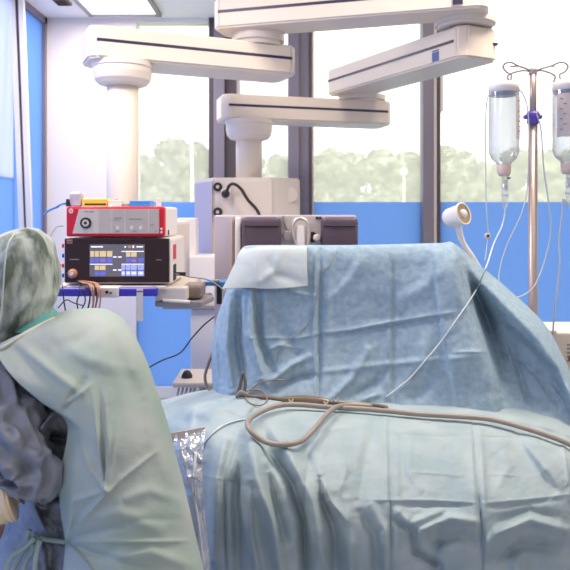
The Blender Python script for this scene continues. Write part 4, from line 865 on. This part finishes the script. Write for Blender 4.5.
# visible part of the lower layer, with its folds
gl = [row([-60, -30, 0, 25, 50, 75], [350, 345, 342, 345, 355, 365], [1.75, 1.58, 1.52, 1.50, 1.50, 1.50]),
      row([-62, -30, 0, 25, 50, 78], [380, 378, 376, 380, 385, 392], [1.72, 1.52, 1.46, 1.47, 1.48, 1.48]),
      row([-55, -28, -2, 24, 50, 78], [420, 420, 418, 420, 420, 420], [1.70, 1.48, 1.43, 1.46, 1.48, 1.48]),
      row([-40, -18, 2, 25, 50, 78], [455, 455, 455, 456, 456, 456], [1.68, 1.50, 1.45, 1.47, 1.49, 1.48]),
      row([-5, 8, 20, 30, 52, 78], [490, 490, 490, 490, 490, 490], [1.72, 1.60, 1.54, 1.51, 1.50, 1.48]),
      row([5, 14, 22, 34, 54, 78], [525, 525, 525, 525, 525, 525], [1.72, 1.60, 1.54, 1.51, 1.48, 1.47]),
      row([-8, 0, 12, 32, 54, 78], [560, 558, 555, 552, 550, 550], [1.72, 1.60, 1.54, 1.50, 1.48, 1.47]),
      row([-20, -10, 5, 30, 54, 78], [620, 620, 620, 620, 620, 620], [1.72, 1.60, 1.52, 1.48, 1.46, 1.46])]
gc = [([(28, 400), (20, 420), (6, 440)], .020, 4, 'r'), ([(60, 408), (45, 422), (35, 440), (50, 452)], .028, 4, 'r'), ([(68, 440), (50, 436), (38, 446)], -.025, 4, 'r'),
      ([(15, 385), (10, 410), (4, 430)], -.02, 5, 'r'), ([(28, 465), (45, 485), (56, 500)], .028, 3.5, 's'), ([(26, 480), (38, 515), (48, 535)], .024, 3, 's'), ([(45, 500), (60, 498)], -.02, 3, 'r'),
      ([(40, 536), (66, 541)], -.022, 3, 's'), ([(64, 380), (48, 400), (40, 420)], -.022, 5, 'r'), ([(42, 545), (46, 575)], .015, 3, 'r'), ([(55, 545), (54, 575)], -.014, 3, 'r'), ([(5, 360), (40, 372), (60, 390)], .015, 5, 'r'),
      ([(20, 455), (40, 450), (55, 462)], .02, 4, 'r'), ([(62, 455), (55, 475), (60, 490)], -.02, 4, 'r')]
sheet('gown_back', gl, M['gown2'], pe, 110, 190, gc, .016, 14, name_seed=5, cgain=1.8)
# sleeve of the near arm with its folds
sp = cr([P(-38, 372, 1.56), P(-10, 405, 1.47), P(12, 445, 1.42), P(27, 474, 1.41), P(17, 492, 1.40)], 110)
tt = bmesh.new(); rings = []; N = len(sp); nx = Vector((1, 0, 0))
for i, p in enumerate(sp):
    d = (sp[min(i+1, N-1)]-sp[max(i-1, 0)]).normalized(); nx = (nx-d*nx.dot(d)).normalized(); ny = d.cross(nx); s_ = i/(N-1)
    ring = []
    for k in range(120):
        a = 2*math.pi*k/120
        r = .088-.034*s_+.05*(.22-abs(noise.noise(Vector((math.cos(a)*1.3+s_*2, math.sin(a)*1.3, s_*5+3)))))+.035*(.2-abs(noise.noise(Vector((math.cos(a)*2.2, math.sin(a)*2.2+s_*3, s_*9)))))
        ring.append(tt.verts.new(p+(nx*math.cos(a)+ny*math.sin(a))*r))
    rings.append(ring)
for a, c in zip(rings, rings[1:]):
    for k in range(120): tt.faces.new((a[k], a[(k+1) % 120], c[(k+1) % 120], c[k]))
obj('sleeve', tt, M['gown2'], pe, True)
b = NB(); tube(b, [P(13, 500, 1.395), P(2, 504, 1.39), P(-12, 509, 1.395)], lambda s: .040-.006*s+.002*math.sin(s*30), 24, n=24); obj('glove_cuff', b, M['glove'], pe, True)
# pale green outer back panel
gr_ = [
 row([38, 58, 80, 104, 119, 124], [324, 313, 309, 309, 316, 322], [1.66, 1.66, 1.67, 1.69, 1.72, 1.78]),
 row([22, 50, 80, 110, 131, 135], [333, 328, 326, 326, 332, 338], [1.50, 1.52, 1.54, 1.57, 1.63, 1.74]),
 row([-3, 35, 75, 115, 143, 147], [349, 355, 355, 352, 358, 364], [1.44, 1.45, 1.46, 1.50, 1.58, 1.72]),
 row([12, 45, 85, 125, 154, 158], [376, 385, 390, 390, 390, 396], [1.40, 1.40, 1.41, 1.46, 1.55, 1.70]),
 row([40, 66, 100, 137, 164, 168], [401, 412, 420, 423, 421, 426], [1.40, 1.39, 1.39, 1.44, 1.54, 1.69]),
 row([67, 84, 112, 146, 172, 176], [424, 435, 445, 450, 452, 456], [1.42, 1.38, 1.38, 1.43, 1.53, 1.68]),
 row([61, 82, 115, 151, 180, 184], [470, 475, 480, 484, 484, 486], [1.41, 1.37, 1.37, 1.42, 1.52, 1.67]),
 row([60, 84, 119, 157, 187, 190], [505, 508, 510, 512, 512, 514], [1.41, 1.37, 1.36, 1.41, 1.51, 1.66]),
 row([65, 90, 124, 162, 193, 197], [542, 542, 542, 542, 542, 542], [1.42, 1.37, 1.36, 1.41, 1.51, 1.66]),
 row([63, 90, 126, 167, 201, 205], [576, 576, 576, 576, 576, 576], [1.41, 1.36, 1.35, 1.40, 1.50, 1.65]),
 row([60, 90, 130, 178, 216, 220], [650, 650, 650, 650, 650, 650], [1.40, 1.34, 1.33, 1.38, 1.49, 1.64]),
]
gcr = [
 ([(66, 541), (90, 512), (120, 480), (156, 452)], .010, 2.2, 's'), ([(66, 541), (120, 542), (188, 541)], .007, 1.8, 's'), ([(66, 541), (85, 560), (110, 590)], .012, 2.2, 's'),
 ([(66, 541), (80, 535), (140, 520), (180, 520)], -.007, 4, 'ra'), ([(66, 541), (90, 552), (150, 570)], -.009, 4, 'ra'), ([(68, 540), (80, 515), (90, 500)], -.010, 4, 'ra'), ([(68, 538), (72, 500), (74, 460)], .008, 4, 'ra'),
 ([(105, 491), (98, 450), (92, 392)], .010, 2, 'sa'), ([(105, 491), (103, 440), (99, 392)], -.010, 2.5, 'ra'), ([(105, 491), (108, 440), (104, 395)], .010, 2, 'sa'), ([(105, 491), (112, 460), (117, 420)], .008, 2.2, 'sa'), ([(105, 491), (90, 470), (80, 440)], .008, 2.2, 'sa'),
 ([(105, 491), (85, 498), (70, 502)], .006, 2.5, 's'),
 ([(66, 404), (80, 394), (92, 384)], .010, 2.2, 's'), ([(64, 412), (74, 396), (84, 380)], -.008, 4, 'r'),
 ([(20, 345), (60, 378), (80, 392)], .008, 5, 'r'), ([(60, 340), (90, 360), (130, 370)], .006, 8, 'r'), ([(110, 330), (120, 360), (140, 400)], -.007, 8, 'r'),
 ([(100, 320), (80, 340), (60, 346)], -.006, 6, 'r'), ([(120, 500), (150, 490), (178, 500)], .006, 6, 'r'), ([(110, 560), (150, 552), (190, 565)], .007, 6, 'r'), ([(80, 520), (120, 512), (160, 530)], .006, 7, 'r'),
 ([(150, 400), (152, 440), (170, 480)], .006, 8, 'r'),
]
outer = sheet('outer_back_panel', gr_, M['gown'], pe, 150, 240, gcr, .004, 4, name_seed=6, cgain=1.5)
outer['label'] = 'pale green outer layer over the right back'
b = NB(); tube(b, [on(['outer_back_panel'], a, c, .004, 1.5) for a, c in ((54, 318), (40, 325), (24, 334), (10, 343), (0, 349))], .004, 8); obj('neck_piping', b, M['piping'], pe, True)
# ties
b = NB()
for k, pts in enumerate(([(38, 536), (28, 545), (18, 560), (8, 580)], [(36, 534), (32, 550), (24, 566), (20, 585)], [(30, 530), (27, 538), (34, 546), (30, 556)], [(35, 538), (24, 548), (12, 556), (5, 572)], [(40, 540), (36, 556), (34, 580)])):
    tube(b, [P(a, c, 1.45-.008*k) for a, c in pts], .0055, 8)
obj('gown_tie', b, M['gown'], pe, True)
b = NB(); tube(b, [P(36, 537, 1.455), P(50, 540, 1.455), P(66, 542, 1.44)], .005, 8); obj('waist_tie', b, M['gown'], pe, True)
# hood
tt = bmesh.new(); rings = []
lv = [(227.6, 28, 2), (229, 27, 10), (233, 24, 18), (240, 20, 27.5), (252, 16, 35), (268, 14, 40.5), (288, 14, 42), (297, 13, 43), (307, 9, 42), (318, 5, 41), (332, -6, 41), (348, -22, 40), (362, -40, 38)]
pp = cr([(a, c, w) for a, c, w in lv], 80)
for q in pp:
    yc = 1.64; ring = []
    for k in range(72):
        a = 2*math.pi*k/72; ca, sa = math.cos(a), math.sin(a)
        fold = noise.fractal(Vector((ca*3.2+q.x*.01, sa*3.2, q.x*.018)), .9, 2.1, 3)
        r = q.z*(1+.11*fold*min(1, q.z/20)+.03*math.sin(ca*9+q.x*.05))
        yy = yc+sa*r*1.12*yc/F
        ring.append(tt.verts.new(P(q.y+ca*r, q.x, 1.64)+Vector((0, sa*r*1.15*yc/F, 0))))
    rings.append(ring)
for a, c in zip(rings, rings[1:]):
    for k in range(72): tt.faces.new((a[k], a[(k+1) % 72], c[(k+1) % 72], c[k]))
tt.faces.new(rings[0]); obj('hood', tt, M['hood'], pe, True)
for n_ in M['hood'].node_tree.nodes:
    if n_.type == 'TEX_NOISE':
        mp = M['hood'].node_tree.nodes.new('ShaderNodeMapping'); mp.inputs['Scale'].default_value = (1, 1, .4); mp.inputs['Rotation'].default_value = (0, .35, 0)
        tcn = [q_ for q_ in M['hood'].node_tree.nodes if q_.type == 'TEX_COORD'][0]
        M['hood'].node_tree.links.new(tcn.outputs['Object'], mp.inputs['Vector']); M['hood'].node_tree.links.new(mp.outputs[0], n_.inputs['Vector'])
b = NB(); tube(b, [P(14, 234.5, 1.585), P(8, 244, 1.54), P(5, 262, 1.515), P(3, 290, 1.51), P(1, 315, 1.51), P(-4, 332, 1.50)], .002, 8); obj('hood_seam', b, M['piping'], pe, True)
tt = bmesh.new(); rings = []
for q in cr([(294, 24, 23), (303, 25, 25), (312, 26, 28), (326, 30, 40)], 20):
    ring = []
    for k in range(48):
        a = 2*math.pi*k/48; r = q.z*(1+.05*math.sin(a*7+q.x*.4))
        ring.append(tt.verts.new(P(q.y+math.cos(a)*r, q.x, 1.66)+Vector((0, math.sin(a)*r*1.66/F, 0))))
    rings.append(ring)
for a, c in zip(rings, rings[1:]):
    for k in range(48): tt.faces.new((a[k], a[(k+1) % 48], c[(k+1) % 48], c[k]))
obj('collar', tt, M['teal'], pe, True)
